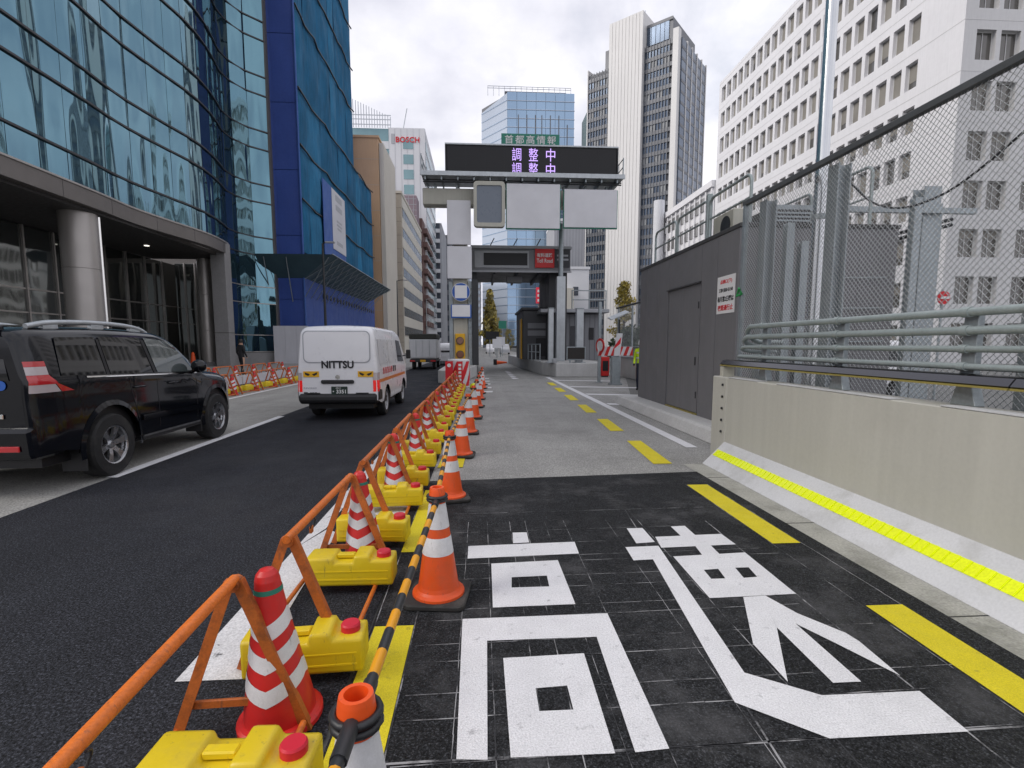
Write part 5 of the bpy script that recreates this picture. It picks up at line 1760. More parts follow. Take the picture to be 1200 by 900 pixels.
def make_weight():
    t = thing('water_weight', 'x', 'water weight', group='yellow water weights on the barricades')
    b = MB()
    W, D, Hh = .275, .092, .165
    prof = [(-W, 0), (W, 0), (W, Hh), (.11, Hh), (.095, Hh + .03), (-.0, Hh + .03), (-.015, Hh), (-.03, Hh - .0), (-.12, Hh + .0), (-.14, Hh + .005), (-W, Hh + .02)]
    prof = [(-W, 0), (W, 0), (W, Hh), (.14, Hh), (.125, Hh + .035), (.03, Hh + .035), (.02, Hh - .012), (-.09, Hh - .012), (-.10, Hh + .022), (-W, Hh + .022)]
    b.prism(prof, 'y', -D, D)
    bd = b.build('body', 'yellow_plastic', t, (0, 0, .06), bevel=.020, segs=2)
    for p in bd.data.polygons:
        p.use_smooth = True
    MB().box(-W + .03, W - .03, -D - .004, D + .004, .040, .048).build('seam', 'yellow_plastic', bd)
    MB().box(-W + .03, W - .03, -D - .003, D + .003, .095, .101).build('seam', 'yellow_plastic', bd)
    hd = MB().box(.022, -.092, -.022, .022, Hh - .008, Hh + .022).build('handle', 'yellow_plastic', t, (0, 0, .06), bevel=.006)
    MB().lathe([(.046, 0), (.046, .028), (.040, .036)], 18).build('cap', 'cap_red', t, (.205, 0, .06 + Hh))
    return t


def make_chevron():
    t = thing('chevron_cone', 'x', 'traffic cone', group='red and white chevron cones between the barricades')
    Hc = .66

    def rad(z):
        return interp([(0, .148), (.10, .135), (.50, .066), (.60, .052), (.66, .047)], z)
    MB().lathe([(.172, 0), (.172, .02), (.162, .03), (.14, .034)], 28).build('base_ring', 'red_plastic', t)
    MB().lathe([(rad(z), z) for z in (.03, .1, .2, .3, .4, .5, .56)] + [(.052, .60), (.050, .625), (.043, .65), (.028, .668), (.008, .675)], 28).build('body', 'red_plastic', t)
    MB().lathe([(rad(.575) + .002, .575), (rad(.595) + .002, .595)], 24, capb=False, capt=False).build('green_band', 'green_tape', t)

    def chev(z0, hh, dip):
        mb = MB()
        N = 32

        def fn(u_, v_):
            a = -math.pi / 2 + (u_ - .5) * 2 * math.pi
            q = abs(((u_ * 2 + .5) % 1.0) - .5) * 2      # two V's round the cone, each with its low point facing -y or +y
            z = z0 + dip * q + hh * v_
            r = rad(z) + .002
            return (r * math.cos(a), r * math.sin(a), z)
        mb.grid(lambda u_, v_: fn((u_ + .25) % 1.0 if False else u_ + .25, v_), N, 2)
        return mb
    for z0 in (.155, .285, .405):
        chev(z0 - .02, .066, .075 * (1 - z0 * .7)).build('chevron_band', 'reflect_white', t)
    return t


bar0, wt0, ch0 = make_barricade(), make_weight(), make_chevron()
first = {'b': True, 'w': True, 'c': True}


def place(kind, proto, loc, rz, label, mtl=None):
    if first[kind]:
        o = proto
        first[kind] = False
    else:
        o = copy_tree(proto)
    o.location = loc
    o.rotation_euler = (0, 0, rz)
    o['label'] = label
    return o


words = ['first', 'second', 'third', 'fourth', 'fifth', 'sixth', 'seventh', 'eighth', 'ninth', 'tenth', 'eleventh', 'twelfth', 'thirteenth']
NB = 11
for k in range(NB):
    y0 = 0.83 + 1.62 * k
    x = AX + .012 * max(0, k - 3)
    wd = words[k]
    place('b', bar0, (x, y0, .006), (.043 if k == 0 else random.uniform(-.014, .014)), '%s orange pipe barricade from the camera in the row beside the dark road' % wd)
    for dy, nm in ((-.06, 'near'), (.82, 'far')):
        if k == 0 and nm == 'near':
            continue
        place('w', wt0, (x + .085 + random.uniform(-.012, .012), y0 + dy + random.uniform(-.02, .02), .0), random.uniform(-.07, .07), 'yellow water weight with red cap on the %s end of the %s barricade from camera' % (nm, wd))
    if k < NB - 1:
        c = place('c', ch0, (x + .06 + random.uniform(-.02, .02), y0 + 1.17 + .11, .006), random.uniform(-.15, .15), 'red and white chevron cone between the %s and %s barricades' % (wd, words[k + 1]))
        c.rotation_euler = (random.uniform(-.02, .02), -.04, c.rotation_euler.z)
# far pavement rows on the left
for row, (x, ys) in enumerate(((-7.95, 12.2), (-9.7, 13.0))):
    for k in range(8):
        y0 = ys + 1.62 * k
        where = ('front row', 'back row')[row]
        place('b', bar0, (x, y0, .0 if x > -8.4 else .10), random.uniform(-.03, .03), 'orange pipe barricade at the left pavement, %s in the %s' % (words[k] + ' one', where))
        for dy, nm in ((.06, 'near'), (.86, 'far')):
            place('w', wt0, (x + .05, y0 + dy, .0 if x > -8.4 else .10), R(90) + random.uniform(-.1, .1), 'yellow water weight at the left pavement, %s end of the %s barricade, %s' % (nm, words[k], where))
        place('c', ch0, (x + .08, y0 + 1.36, .0 if x > -8.4 else .10), 0, 'red and white chevron cone at the left pavement after the %s barricade, %s' % (words[k], where))
for k in range(9):
    wbd = thing('white_board', 'pale board between the left barricade rows, %s from the camera' % words[k], 'board', (-8.75, 13 + 1.3 * k, .1), group='pale boards at the left pavement')
    MB().box(-.02, .02, 0, 1.2, .06, .38).build('panel', 'hoarding_white', wbd, bevel=.005)
    for yy in (.15, 1.05):
        MB().box(-.15, .15, yy - .02, yy + .02, 0, .03).build('foot', 'dark_metal', wbd)
        MB().box(-.012, .012, yy - .02, yy + .02, .03, .3).build('upright', 'galv', wbd)
pc = thing('traffic_cone', 'small orange cone standing by the lobby column of the glass building', 'traffic cone', (-19.6, 36.5, .1))
MB().lathe([(.22, 0), (.20, .05), (.10, .9), (.04, 1.0)], 14).build('body', 'orange_plastic', pc)
MB().box(-.25, .25, -.25, .25, 0, .04).build('base', 'rubber', pc)

# striped drum wall at the end of the row
dm = thing('crash_drum', 'red and white striped drum block at the far end of the barricade row', 'barrier', (-.80, 19.6, 0))
MB().lathe([(.42, 0), (.42, 1.02), (.38, 1.06)], 28).build('body', 'reflect_white', dm)
for k in range(7):
    def hel(u_, v_, k=k):
        a = k * 2 * math.pi / 7 + u_ * .45 + v_ * 1.0
        return (.424 * math.cos(a), .424 * math.sin(a), .06 + v_ * .92)
    MB().grid(hel, 6, 10).build('stripe', 'ink_red', dm)
wsg = thing('red_text_board', 'narrow red vertical board with white text in front of the striped drum', 'sign', (-.72, 18.7, 0))
MB().box(-.10, .10, 0, .02, .05, 1.0).build('board', 'ink_red', wsg)
for i in range(6):
    MB().box(-.05, .05, -.006, -.001, .15 + i * .135, .235 + i * .135).build('text_mark', 'ink_white', wsg)
for x in (-.07, .07):
    MB().box(x - .015, x + .015, 0, .1, 0, .05).build('foot', 'dark_metal', wsg)
ws2 = thing('red_text_board', 'second red board left of the striped drum, half hidden by barricades', 'sign', (-1.12, 18.9, 0))
MB().box(-.14, .14, 0, .02, .05, 1.0).build('board', 'ink_red', ws2)
MB().lathe([(.07, 0), (.07, .006)], 14, axis='x').build('emblem', 'ink_white', ws2, (0, -.008, .85), R(90))
for x in (-.1, .1):
    MB().box(x - .015, x + .015, 0, .1, 0, .05).build('foot', 'dark_metal', ws2)
yb = thing('yellow_bag', 'bright yellow bag lying between the drum and the cones', 'bag', (-.18, 17.6, 0))
MB().grid(lambda u_, v_: ((.16 + .03 * math.sin(5 * u_ * 6.28)) * math.cos(u_ * 6.28) * math.sin(max(.02, v_) * 3.0), .14 * math.sin(u_ * 6.28) * math.sin(max(.02, v_) * 3.0), .15 - .15 * math.cos(v_ * 3.0)), 16, 8).build('sack', 'neon_yellow', yb)
# ------------------------------------------------------------------ vehicles
mat('car_black', (0.004, 0.005, 0.008), 0.10, 0.0, var=0.0, vscale=3, spec=0.35, coat=0.3, space='object')
mat('car_black_trim', (0.018, 0.018, 0.02), 0.55, var=0.1, space='object')
mat('car_white', (0.80, 0.80, 0.82), 0.3, var=0.03, vscale=2, coat=0.5, space='object')
mat('car_grey', (0.48, 0.49, 0.51), 0.5, var=0.06, vscale=2, space='object')
mat('car_glass', (0.004, 0.005, 0.006), 0.03, 0.0, var=0.0, spec=0.6, coat=0.0, space='object')
mat('car_glass_light', (0.10, 0.12, 0.12), 0.04, 0.3, var=0.0, coat=1.0, space='object')
mat('tyre', (0.018, 0.018, 0.019), 0.8, var=0.1, space='object', dirt=(.06, .058, .055), dirt_amt=.5, dscale=6)
mat('alloy', (0.55, 0.56, 0.58), 0.28, 0.9, var=0.05, space='object')
mat('lamp_red', (0.50, 0.012, 0.018), 0.12, var=0.0, coat=1.0, space='object')
mat('lamp_white', (0.50, 0.44, 0.45), 0.15, var=0.0, coat=1.0, space='object')
mat('lamp_red_lit', (0.6, 0.01, 0.01), 0.2, var=0.0, coat=1.0, emit=(1, .03, .03), emit_s=.2, space='object')
mat('canvas_dark', (0.045, 0.047, 0.04), 0.8, var=0.15, space='object')
mat('van_stripe', (0.62, 0.18, 0.03), 0.4, var=0.03, space='object')
mat('plate_green', (0.012, 0.03, 0.022), 0.5, var=0.0, space='object')


class Body:
    """car body: x across, y forward from the rear bumper, z up. Tables give roof height, belt, half width along y."""

    def __init__(s, L, W, zroof, zlow, hw, tumble, belt, arches, ra, round_end=.09):
        s.L, s.W, s.zroof, s.zlow_t, s.hwt, s.tumble, s.beltt, s.arches, s.ra = L, W, zroof, zlow, hw, tumble, belt, arches, ra
        s.re = round_end

    def top(s, y):
        return sinterp(s.zroof, y)

    def low(s, y):
        z = interp(s.zlow_t, y)
        for yc, zc in s.arches:
            d = abs(y - yc)
            if d < s.ra:
                z = max(z, zc + math.sqrt(s.ra ** 2 - d * d))
        return z

    def hw(s, y):
        h = sinterp(s.hwt, y)
        e = min(y, s.L - y)
        if e < s.re:
            h -= s.re * .9 * (1 - math.sqrt(max(0, 1 - (1 - e / s.re) ** 2)))
        return h

    def side(s, y, z):
        """half width at (y, z)"""
        h, b, t = s.hw(y), sinterp(s.beltt, y), s.top(y)
        base = h
        if z < b:
            q = (b - z) / b
            base = h - .055 * max(0, q - .55) / .45 - .012 * math.sin(math.pi * min(1, max(0, (b - z) / .35)))
        else:
            q = (z - b) / max(.05, 1.0)
            base = h - s.tumble * q - .01
        r = .13
        if z > t - r:
            q = min(1, (z - (t - r)) / r)
            base -= r * 1.1 * (1 - math.sqrt(max(0, 1 - q * q)))
        return base

    def build(s, mtl, parent, nm='body', ny=90, nz=14, nx=6):
        mb = MB()
        ys = [s.L * i / ny for i in range(ny + 1)]
        ys[0], ys[-1] = .0, s.L
        extra = [.01, .03, .06, s.L - .06, s.L - .03, s.L - .01]
        for yc, zc in s.arches:
            extra += [yc - s.ra * .999, yc + s.ra * .999, yc - s.ra * .97, yc + s.ra * .97]
        ys = sorted(set(ys + extra))
        secs = []
        for y in ys:
            lo, t = s.low(y), s.top(y)
            sec = []
            for j in range(nz + 1):
                q = j / nz
                q = q ** .9 if q < 1 else 1
                z = lo + (t - lo) * q
                if j > nz - 5:
                    z = t - .13 * (1 - (j - (nz - 5)) / 5) ** 1.6 if (t - .13) > lo else z
                sec.append((s.side(y, z), z))
            sec.sort(key=lambda p: p[1])
            xe = sec[-1][0]
            for j in range(1, nx + 1):
                q = j / nx
                sec.append((xe * (1 - q), t + .022 * (1 - (1 - q) ** 2)))
            secs.append(sec)
        m = len(secs[0])
        for sg in (1, -1):
            o = len(mb.v)
            for y, sec in zip(ys, secs):
                mb.v += [(sg * x, y, z) for x, z in sec]
            for i in range(len(ys) - 1):
                for j in range(m - 1):
                    f = (o + i * m + j, o + (i + 1) * m + j, o + (i + 1) * m + j + 1, o + i * m + j + 1)
                    mb.f.append(f if sg == 1 else tuple(reversed(f)))
                    mb.m.append(0)
                    mb.sm.append(True)
        # end caps
        for y, sec in ((ys[0], secs[0]), (ys[-1], secs[-1])):
            for j in range(m - 1):
                (x0, z0), (x1, z1) = sec[j], sec[j + 1]
                mb.add([(-x0, y, z0), (x0, y, z0), (x1, y, z1), (-x1, y, z1)], [(0, 1, 2, 3) if y < 1 else (3, 2, 1, 0)], 0, False)
        return mb.build(nm, mtl, parent, weld=True)

    def patch(s, quad, mtl, parent, nm, off=.004, sg=1, nu=14, nv=8, bow=0.0):
        """panel lying on the side skin: quad of (y, z) corners, bottom rear, bottom front, top front, top rear"""
        (a, b, c, d) = [Vector(p) for p in quad]

        def fn(u_, v_):
            p = a.lerp(b, u_).lerp(d.lerp(c, u_), v_)
            return (sg * (s.side(p.x, p.y) + off), p.x, p.y)
        mb = MB().grid(fn, nu, nv)
        if sg < 0:
            mb.f = [tuple(reversed(f)) for f in mb.f]
        return mb.build(nm, mtl, parent)


def wheel(parent, x, y, r, w, sg, spokes=6, rim=.60, alloy='alloy'):
    """wheel with tyre and rim as sub-parts"""
    wh = MB().lathe([(r * .50, -.01), (r * .50, w * .1)], 20, axis='x').build('wheel', 'dark_metal', parent, (x, y, r))
    rr = r * rim
    prof = [(rr, -w / 2), (r * .93, -w / 2 + .004), (r * .985, -w / 2 + .03), (r, -w / 4), (r, w / 4), (r * .985, w / 2 - .03), (r * .93, w / 2 - .004), (rr + .01, w / 2), (rr, w / 2 - .02)]
    MB().lathe(prof, 36, axis='x', capb=False, capt=False).build('tyre', 'tyre', wh)
    rm = MB()
    rm.lathe([(rr - .03, sg * (w / 2 - .07)), (rr - .012, sg * (w / 2 - .012)), (rr + .004, sg * (w / 2 - .004))], 36, axis='x', capb=False, capt=False)
    rm.lathe([(rr - .03, -sg * .02), (rr - .02, sg * (w / 2 - .02))], 30, axis='x', capb=False, capt=False)
    for k in range(spokes):
        a = 2 * math.pi * k / spokes + .2
        ca, sa = math.cos(a), math.sin(a)
        n = 5
        for side_ in (-1, 1):
            pass
        pts = []
        for rad_, hw_, dx in ((rr * .16, .030 * r / .38, w / 2 - .055), (rr * .55, .030 * r / .38, w / 2 - .030), (rr * .98, .045 * r / .38, w / 2 - .020)):
            for s_ in (-1, 1):
                pts.append((sg * dx, ca * rad_ - sa * hw_ * s_, sa * rad_ + ca * hw_ * s_))
            for s_ in (-1, 1):
                pts.append((sg * (dx - .03), ca * rad_ - sa * hw_ * s_, sa * rad_ + ca * hw_ * s_))
        f = []
        for q in range(2):
            o = q * 4
            f += [(o, o + 1, o + 5, o + 4), (o + 1, o + 3, o + 7, o + 5), (o + 2, o, o + 4, o + 6)]
        rm.add(pts, f)
    rm.cyl((sg * (w / 2 - .07), 0, 0), (sg * (w / 2 - .035), 0, 0), rr * .22, rr * .18, n=16)
    rm.build('rim', alloy, wh)
    MB().lathe([(rr * .95, 0), (rr * .95, sg * .01)], 24, axis='x').build('brake_disc', 'dark_metal', wh, (sg * (w / 2 - .12), 0, 0))
    return wh


# ---- black off-road car
SW, SL = 0.925, 4.42
suv = thing('black_car', 'shiny black off-road car with silver roof rails in the left lane', 'car', (-4.56 - SW + .10, 5.42, 0), R(0.6))
sb_ = Body(SL, SW, [(0, 1.69), (.06, 1.75), (.25, 1.785), (1.2, 1.81), (2.15, 1.785), (2.5, 1.71), (2.85, 1.48), (3.14, 1.26), (3.32, 1.19), (3.9, 1.12), (4.25, 1.02), (4.36, .90), (4.42, .72)],
           [(0, .52), (.35, .46), (.6, .42), (3.0, .40), (4.1, .42), (4.42, .50)],
           [(0, .87), (.35, .915), (1.5, .925), (3.2, .925), (3.9, .90), (4.3, .80), (4.42, .68)], .19,
           [(0, 1.23), (.9, 1.22), (3.1, 1.13), (3.4, 1.05), (4.42, .9)], [(1.06, .40), (3.62, .40)], .475)
bd = sb_.build('car_black', suv)
# glass on the right side
for q, nm, m_ in (([(.36, 1.27), (1.02, 1.25), (.98, 1.69), (.40, 1.68)], 'quarter_window', 'car_glass'),
                  ([(1.10, 1.25), (1.92, 1.22), (1.80, 1.70), (1.05, 1.695)], 'rear_window', 'car_glass'),
                  ([(2.02, 1.22), (2.96, 1.185), (2.50, 1.64), (1.90, 1.695)], 'front_window', 'car_glass_light')):
    for sg in (1, -1):
        sb_.patch(q, m_, suv, nm, .006, sg)
for q in ([(.70, 1.228), (3.02, 1.155), (3.02, 1.172), (.70, 1.245)],):
    for sg in (1, -1):
        sb_.patch(q, 'chrome', suv, 'belt_trim', .012, sg, 20, 2)
for q in ([(1.03, 1.25), (1.08, 1.25), (1.04, 1.665), (1.0, 1.665)], [(1.94, 1.22), (2.0, 1.22), (1.88, 1.665), (1.82, 1.665)]):
    for sg in (1, -1):
        sb_.patch(q, 'car_black_trim', suv, 'pillar', .008, sg, 4, 6)
# door gaps, handles, sill, mouldings
for q in ([(1.56, .50), (1.57, .50), (1.42, 1.22), (1.41, 1.22)], [(1.98, .46), (1.99, .46), (2.0, 1.20), (1.99, 1.20)], [(2.96, .46), (2.97, .46), (3.02, 1.13), (3.01, 1.13)]):
    sb_.patch(q, 'ink_black', suv, 'door_gap', .002, 1, 2, 10)
for y in (1.50, 2.25):
    MB().tube([(sb_.side(y, 1.05) + .005, y, 1.05), (sb_.side(y, 1.05) + .035, y + .04, 1.055), (sb_.side(y, 1.05) + .035, y + .17, 1.055), (sb_.side(y, 1.05) + .005, y + .21, 1.05)], .014, 6).build('door_handle', 'car_black', suv)
sb_.patch([(1.60, .60), (3.10, .58), (3.10, .66), (1.60, .68)], 'car_black', suv, 'side_moulding', .022, 1, 16, 3)
for sg in (1, -1):
    MB().box(-.07, .07, 1.62, 3.06, .33, .40).build('running_board', 'car_black_trim', suv, (sg * .86, 0, 0), bevel=.02)
    # flared arches
    for yc, zc in sb_.arches:
        ar = MB()
        for (r0, r1, d) in ((.475, .535, .018),):
            n = 18
            vs_ = []
            for k in range(n + 1):
                a = math.pi * (-.06 + 1.12 * k / n)
                for rr in (r0, r1):
                    y, z = yc + rr * math.cos(a), zc + rr * math.sin(a)
                    vs_.append((sg * (sb_.side(y, max(z, .45)) + (d if rr == r0 else .003)), y, z))
            ar.add(vs_, [(2 * k, 2 * k + 1, 2 * k + 3, 2 * k + 2) for k in range(n)], 0, True)
        ar.build('arch_flare', 'car_black', suv)
        MB().prism([(yc + .50 * math.cos(math.pi * k / 10), zc - .02 + .50 * math.sin(math.pi * k / 10)) for k in range(11)], 'x', sg * .45, sg * .86).build('wheel_well', 'ink_black', suv)
    wheel(suv, sg * .80, 1.06, .385, .26, sg)
    wheel(suv, sg * .80, 3.62, .385, .26, sg)
    MB().box(-.14, .14, -.01, .01, .16, .62).build('mud_flap', 'car_black_trim', suv, (sg * .78, .60, 0), bevel=.01)
    MB().box(-.13, .13, -.01, .01, .2, .5).build('mud_flap', 'car_black_trim', suv, (sg * .78, 3.10, 0), bevel=.01)
    # mirror
    mr = MB().grid(lambda u_, v_: (.115 * math.cos(u_ * 6.283) * math.sin(max(.01, v_) * 3.13), .085 * math.sin(u_ * 6.283) * math.sin(max(.01, v_) * 3.13), -.10 * math.cos(v_ * 3.13)), 16, 10).build('mirror', 'car_black', suv, (sg * 1.05, 2.84, 1.27))
    MB().cyl((sg * .90, 2.88, 1.17), (sg * 1.0, 2.86, 1.22), .03, n=8).build('mirror_arm', 'car_black', suv)
    # roof rail
    rl = [(sg * .70, .22, 1.79)] + [(sg * .71, y, sb_.top(y) + d_) for y, d_ in ((.30, .02), (.5, .042), (.9, .05), (1.3, .05), (1.7, .045), (2.0, .02), (2.15, -.03))]
    MB().tube(catmull(rl, 5), .030, 8).build('roof_rail', 'galv_light', suv)
    for y in (.5, 1.2, 1.9):
        MB().box(sg * .71 - .022, sg * .71 + .022, y - .10, y + .10, sb_.top(y) - .06, sb_.top(y) + .05).build('rail_foot', 'galv_light', suv)
    # tail lamp: red, clear, red, wrapping to the rear
    for (z0, z1, m_, fl_, fr_) in ((1.375, 1.43, 'lamp_red', .205, .21), (1.29, 1.374, 'lamp_white', .21, .215), (1.19, 1.289, 'lamp_red', .215, .30), (1.105, 1.189, 'lamp_white', .26, .33)):
        mbp = MB()

        def fn(u_, v_):
            z = z0 + (z1 - z0) * v_
            end = fl_ + (fr_ - fl_) * (1 - v_)
            y = .012 + (end - .012) * u_
            return (sg * (sb_.side(y, z) + .020 - .012 * u_), y, z)
        mbp.grid(fn, 10, 3)
        mbp.build('tail_lamp', m_, suv)
for sg in (1, -1):
    sb_.patch([(.335, 1.105), (.50, 1.105), (.30, 1.19), (.265, 1.19)], 'lamp_red', suv, 'tail_lamp', .012, sg, 5, 4)
# rear: glass, plate recess, bumper, lamps
MB().grid(lambda u_, v_: ((-.68 + 1.36 * u_) * (1 - .10 * v_), -.008 + .03 * v_ * v_, 1.24 + .42 * v_), 10, 6).build('back_window', 'car_glass', suv)
MB().box(-.42, .42, -.03, -.002, 1.06, 1.14).build('back_garnish', 'chrome', suv, bevel=.01)
MB().prism([(-.04, .46), (.0, .42), (.40, .42), (.40, .62), (0, .78), (-.06, .74)], 'x', -.86, .86).build('rear_bumper', 'car_black', suv, bevel=.03)
for x in (-.62, .62):
    MB().box(x - .14, x + .14, -.066, -.05, .52, .58).build('fog_lamp', 'lamp_red', suv, bevel=.006)
MB().box(-.60, -.42, -.02, -.008, .85, .90).build('badge', 'chrome', suv, bevel=.008)
MB().box(.42, .60, -.02, -.008, .85, .90).build('badge', 'chrome', suv, bevel=.008)
MB().lathe([(.05, 0), (.05, .004)], 16, axis='x').build('sticker', 'sign_blue', suv, (.60, -.012, 1.19), R(90))
MB().prism([(.10, 1.80), (.0, 1.775), (-.10, 1.765), (-.10, 1.75), (.1, 1.74)], 'x', -.60, .60).build('roof_spoiler', 'car_black', suv, bevel=.01)
MB().box(-.75, .75, .2, 4.2, .30, .55).build('chassis', 'ink_black', suv)
# front of the car
for sg in (1, -1):
    sb_.patch([(4.08, .78), (4.33, .80), (4.28, .94), (4.0, 1.02)], 'lamp_white', suv, 'headlamp', .008, sg, 6, 4)
MB().box(-.55, .55, 4.40, 4.45, .60, .85).build('grille', 'chrome', suv, bevel=.02)
MB().grid(lambda u_, v_: ((-.66 + 1.32 * u_) * (1.06 - .12 * v_), 3.19 - .74 * v_ - .05 + .02, sb_.top(3.19 - .74 * v_) + .030), 10, 8).build('windscreen', 'car_glass', suv)
"""glass over bonnet end sits just above the skin"""

# ---- white van
van = thing('white_van', 'white delivery van with black lettering on its tailgate in the dark lane', 'van', (-2.965, 10.9, 0), R(-.6))
VL, VW = 4.30, .845
vb = Body(VL, VW, [(0, 1.83), (.05, 1.93), (.15, 1.975), (.5, 1.99), (2.6, 1.98), (3.1, 1.92), (3.45, 1.62), (3.8, 1.30), (4.0, 1.15), (4.2, .98), (4.3, .75)],
          [(0, .44), (.3, .36), (4.3, .38)], [(0, .83), (.3, .845), (3.6, .845), (4.1, .80), (4.3, .70)], .10,
          [(0, 1.10), (4.3, 1.05)], [(.98, .32), (3.30, .32)], .39, round_end=.06)
vb.build('car_white', van)
# tailgate details
MB().prism(rrect(.665, .31, .10), 'y', -.012, -.004).build('back_window', 'car_white', van, (0, 0, 1.555))
wf = rrect(.69, .335, .11)
wi = rrect(.67, .315, .10)
n = len(wf)
MB().add([(x, -.006, z + 1.555) for x, z in wf] + [(x, -.006, z + 1.555) for x, z in wi], [(i, (i + 1) % n, n + (i + 1) % n, n + i) for i in range(n)]).build('window_seal', 'ink_grey', van)
lettering('NITTSU', .3, 'ink_black', (.01, -.014, 1.19), van, '-y', width=.66, height=.16, bold=.010)
for x in (-.52, .60):
    st = MB().box(-.16, .16, -.012, -.002, -.06, .06).build('eye_sticker', 'hazard_yellow', van, (x - .02, 0, .99))
    for s_ in (-1, 1):
        MB().prism([(s_ * .02, .0), (s_ * .13, .04), (s_ * .12, -.005), (s_ * .06, -.035)], 'y', -.016, -.0125).build('eye_mark', 'ink_black', st)
MB().box(-.34, .34, -.045, -.003, .79, .87).build('handle_bar', 'car_black_trim', van, bevel=.02)
pl = MB().box(-.165, .165, -.025, -.003, .56, .73).build('number_plate', 'plate_green', van, (.03, 0, 0), bevel=.004)
lettering('・3351', .1, 'ink_white', (0, -.028, .625), pl, '-y', width=.27, height=.08, bold=.002)
lettering('品川', .05, 'ink_white', (-.02, -.028, .70), pl, '-y', width=.10, height=.035)
lettering('■ 835', .1, 'ink_black', (-.57, -.006, .58), van, '-y', width=.27, height=.07, bold=.003)
lettering('NV350', .05, 'ink_grey', (-.57, -.006, .70), van, '-y', width=.26, height=.03)
MB().lathe([(.045, 0), (.045, .008)], 16, axis='x').build('emblem', 'chrome', van, (0, -.012, .93), R(90))
for sg in (1, -1):
    for z0, z1, m_ in ((.86, 1.02, 'lamp_white'), (.62, .858, 'lamp_red_lit')):
        def fn(u_, v_):
            z = z0 + (z1 - z0) * v_
            if u_ < .5:
                return (sg * (.725 + (vb.side(.04, z) - .725) * u_ * 2 + .004), -.010 + .04 * (u_ * 2) ** 2, z)
            y = .03 + .12 * (u_ - .5) * 2
            return (sg * (vb.side(y, z) + .008), y, z)
        MB().grid(fn, 8, 3).build('tail_lamp', m_, van)
    wheel(van, sg * .72, .98, .325, .19, sg, 8, .62, 'car_grey')
    wheel(van, sg * .72, 3.30, .325, .19, sg, 8, .62, 'car_grey')
    for yc in (.98, 3.30):
        MB().prism([(yc + .41 * math.cos(math.pi * k / 10), .31 + .41 * math.sin(math.pi * k / 10)) for k in range(11)], 'x', sg * .45, sg * .79).build('wheel_well', 'ink_black', van)
    vb.patch([(.22, 1.20), (1.25, 1.20), (1.25, 1.72), (.28, 1.72)], 'car_white', van, 'side_panel', .006, sg)
    vb.patch([(1.35, 1.20), (2.35, 1.20), (2.35, 1.72), (1.35, 1.72)], 'car_white', van, 'side_panel', .006, sg)
    vb.patch([(2.50, 1.18), (3.40, 1.15), (3.02, 1.70), (2.50, 1.72)], 'car_glass', van, 'cab_window', .006, sg)
    vb.patch([(.16, .80), (3.6, .80), (3.6, .87), (.16, .87)], 'van_stripe', van, 'side_stripe', .004, sg, 20, 2)
    vb.patch([(.02, .44), (.32, .44), (.30, .64), (.02, .68)], 'car_black_trim', van, 'bumper_corner', .010, sg, 6, 4)
    MB().box(-.06, .06, -.03, .03, -.12, .12).build('mirror', 'car_black_trim', van, (sg * 1.0, 3.2, 1.35), bevel=.02)
    MB().cyl((sg * .84, 3.22, 1.30), (sg * .96, 3.2, 1.33), .015, n=6).build('mirror_arm', 'car_black_trim', van)
    for k in range(7):
        vb.patch([(.55 + k * .24, .96), (.55 + k * .24 + .13, .96), (.55 + k * .24 + .13, 1.10), (.55 + k * .24, 1.10)], 'ink_red' if k < 5 else 'ink_black', van, 'side_letter', .004, sg, 2, 2)
MB().prism([(-.06, .42), (.02, .36), (.30, .36), (.30, .58), (0, .58), (-.06, .54)], 'x', -.80, .80).build('rear_bumper', 'car_black_trim', van, bevel=.03)
for x in (-.5, .5):
    MB().box(x - .13, x + .13, -.03, .05, .582, .60).build('step_pad', 'car_black_trim', van)
MB().box(-.68, .68, .2, 4.1, .24, .5).build('chassis', 'ink_black', van)
MB().cyl((-.2, 1.0, .22), (.2, 1.0, .22), .08, n=8).build('axle', 'ink_black', van)
MB().grid(lambda u_, v_: ((-.62 + 1.24 * u_) * (1.1 - .12 * v_), 3.86 - .72 * v_, vb.top(3.86 - .72 * v_) + .028), 10, 6).build('windscreen', 'car_glass', van)
MB().cyl((.30, 2.75, 1.985), (.30, 2.75, 2.04), .05, n=12).build('beacon', 'ink_red', van)

# ---- grey canvas truck
mat('truck_pale', (0.66, 0.67, 0.69), 0.5, var=0.06, vscale=2, streak=0.08)
tr = thing('small_truck', 'small grey box truck with dark canvas top in the dark lane ahead of the van', 'truck', (-3.65, 33.4, 0))
MB().box(-.86, .86, 0, 3.0, .72, 1.95).build('cargo_box', 'truck_pale', tr, bevel=.03)
MB().box(-.875, .875, -.02, 3.02, 1.955, 2.30).build('canvas_top', 'canvas_dark', tr, bevel=.06)
for x0, x1 in ((-.84, -.01), (.01, .84)):
    dd = MB().box(x0, x1, -.035, -.003, .80, 1.93).build('rear_door', 'truck_pale', tr, bevel=.012)
    MB().cyl(((x0 + x1) / 2, -.05, .85), ((x0 + x1) / 2, -.05, 1.88), .014, n=6).build('lock_rod', 'galv', dd)
MB().box(-.80, .80, .02, 4.4, .50, .70).build('chassis', 'car_black_trim', tr)
MB().box(-.85, .85, -.06, .06, .48, .66).build('rear_bumper', 'car_black_trim', tr, bevel=.02)
for x in (-.66, .66):
    MB().box(x - .16, x + .16, -.085, -.062, .52, .62).build('tail_lamp', 'lamp_red', tr)
    wheel(tr, x, .8, .33, .22, 1 if x > 0 else -1, 6, .58, 'car_grey')
    wheel(tr, x, 3.9, .33, .22, 1 if x > 0 else -1, 6, .58, 'car_grey')
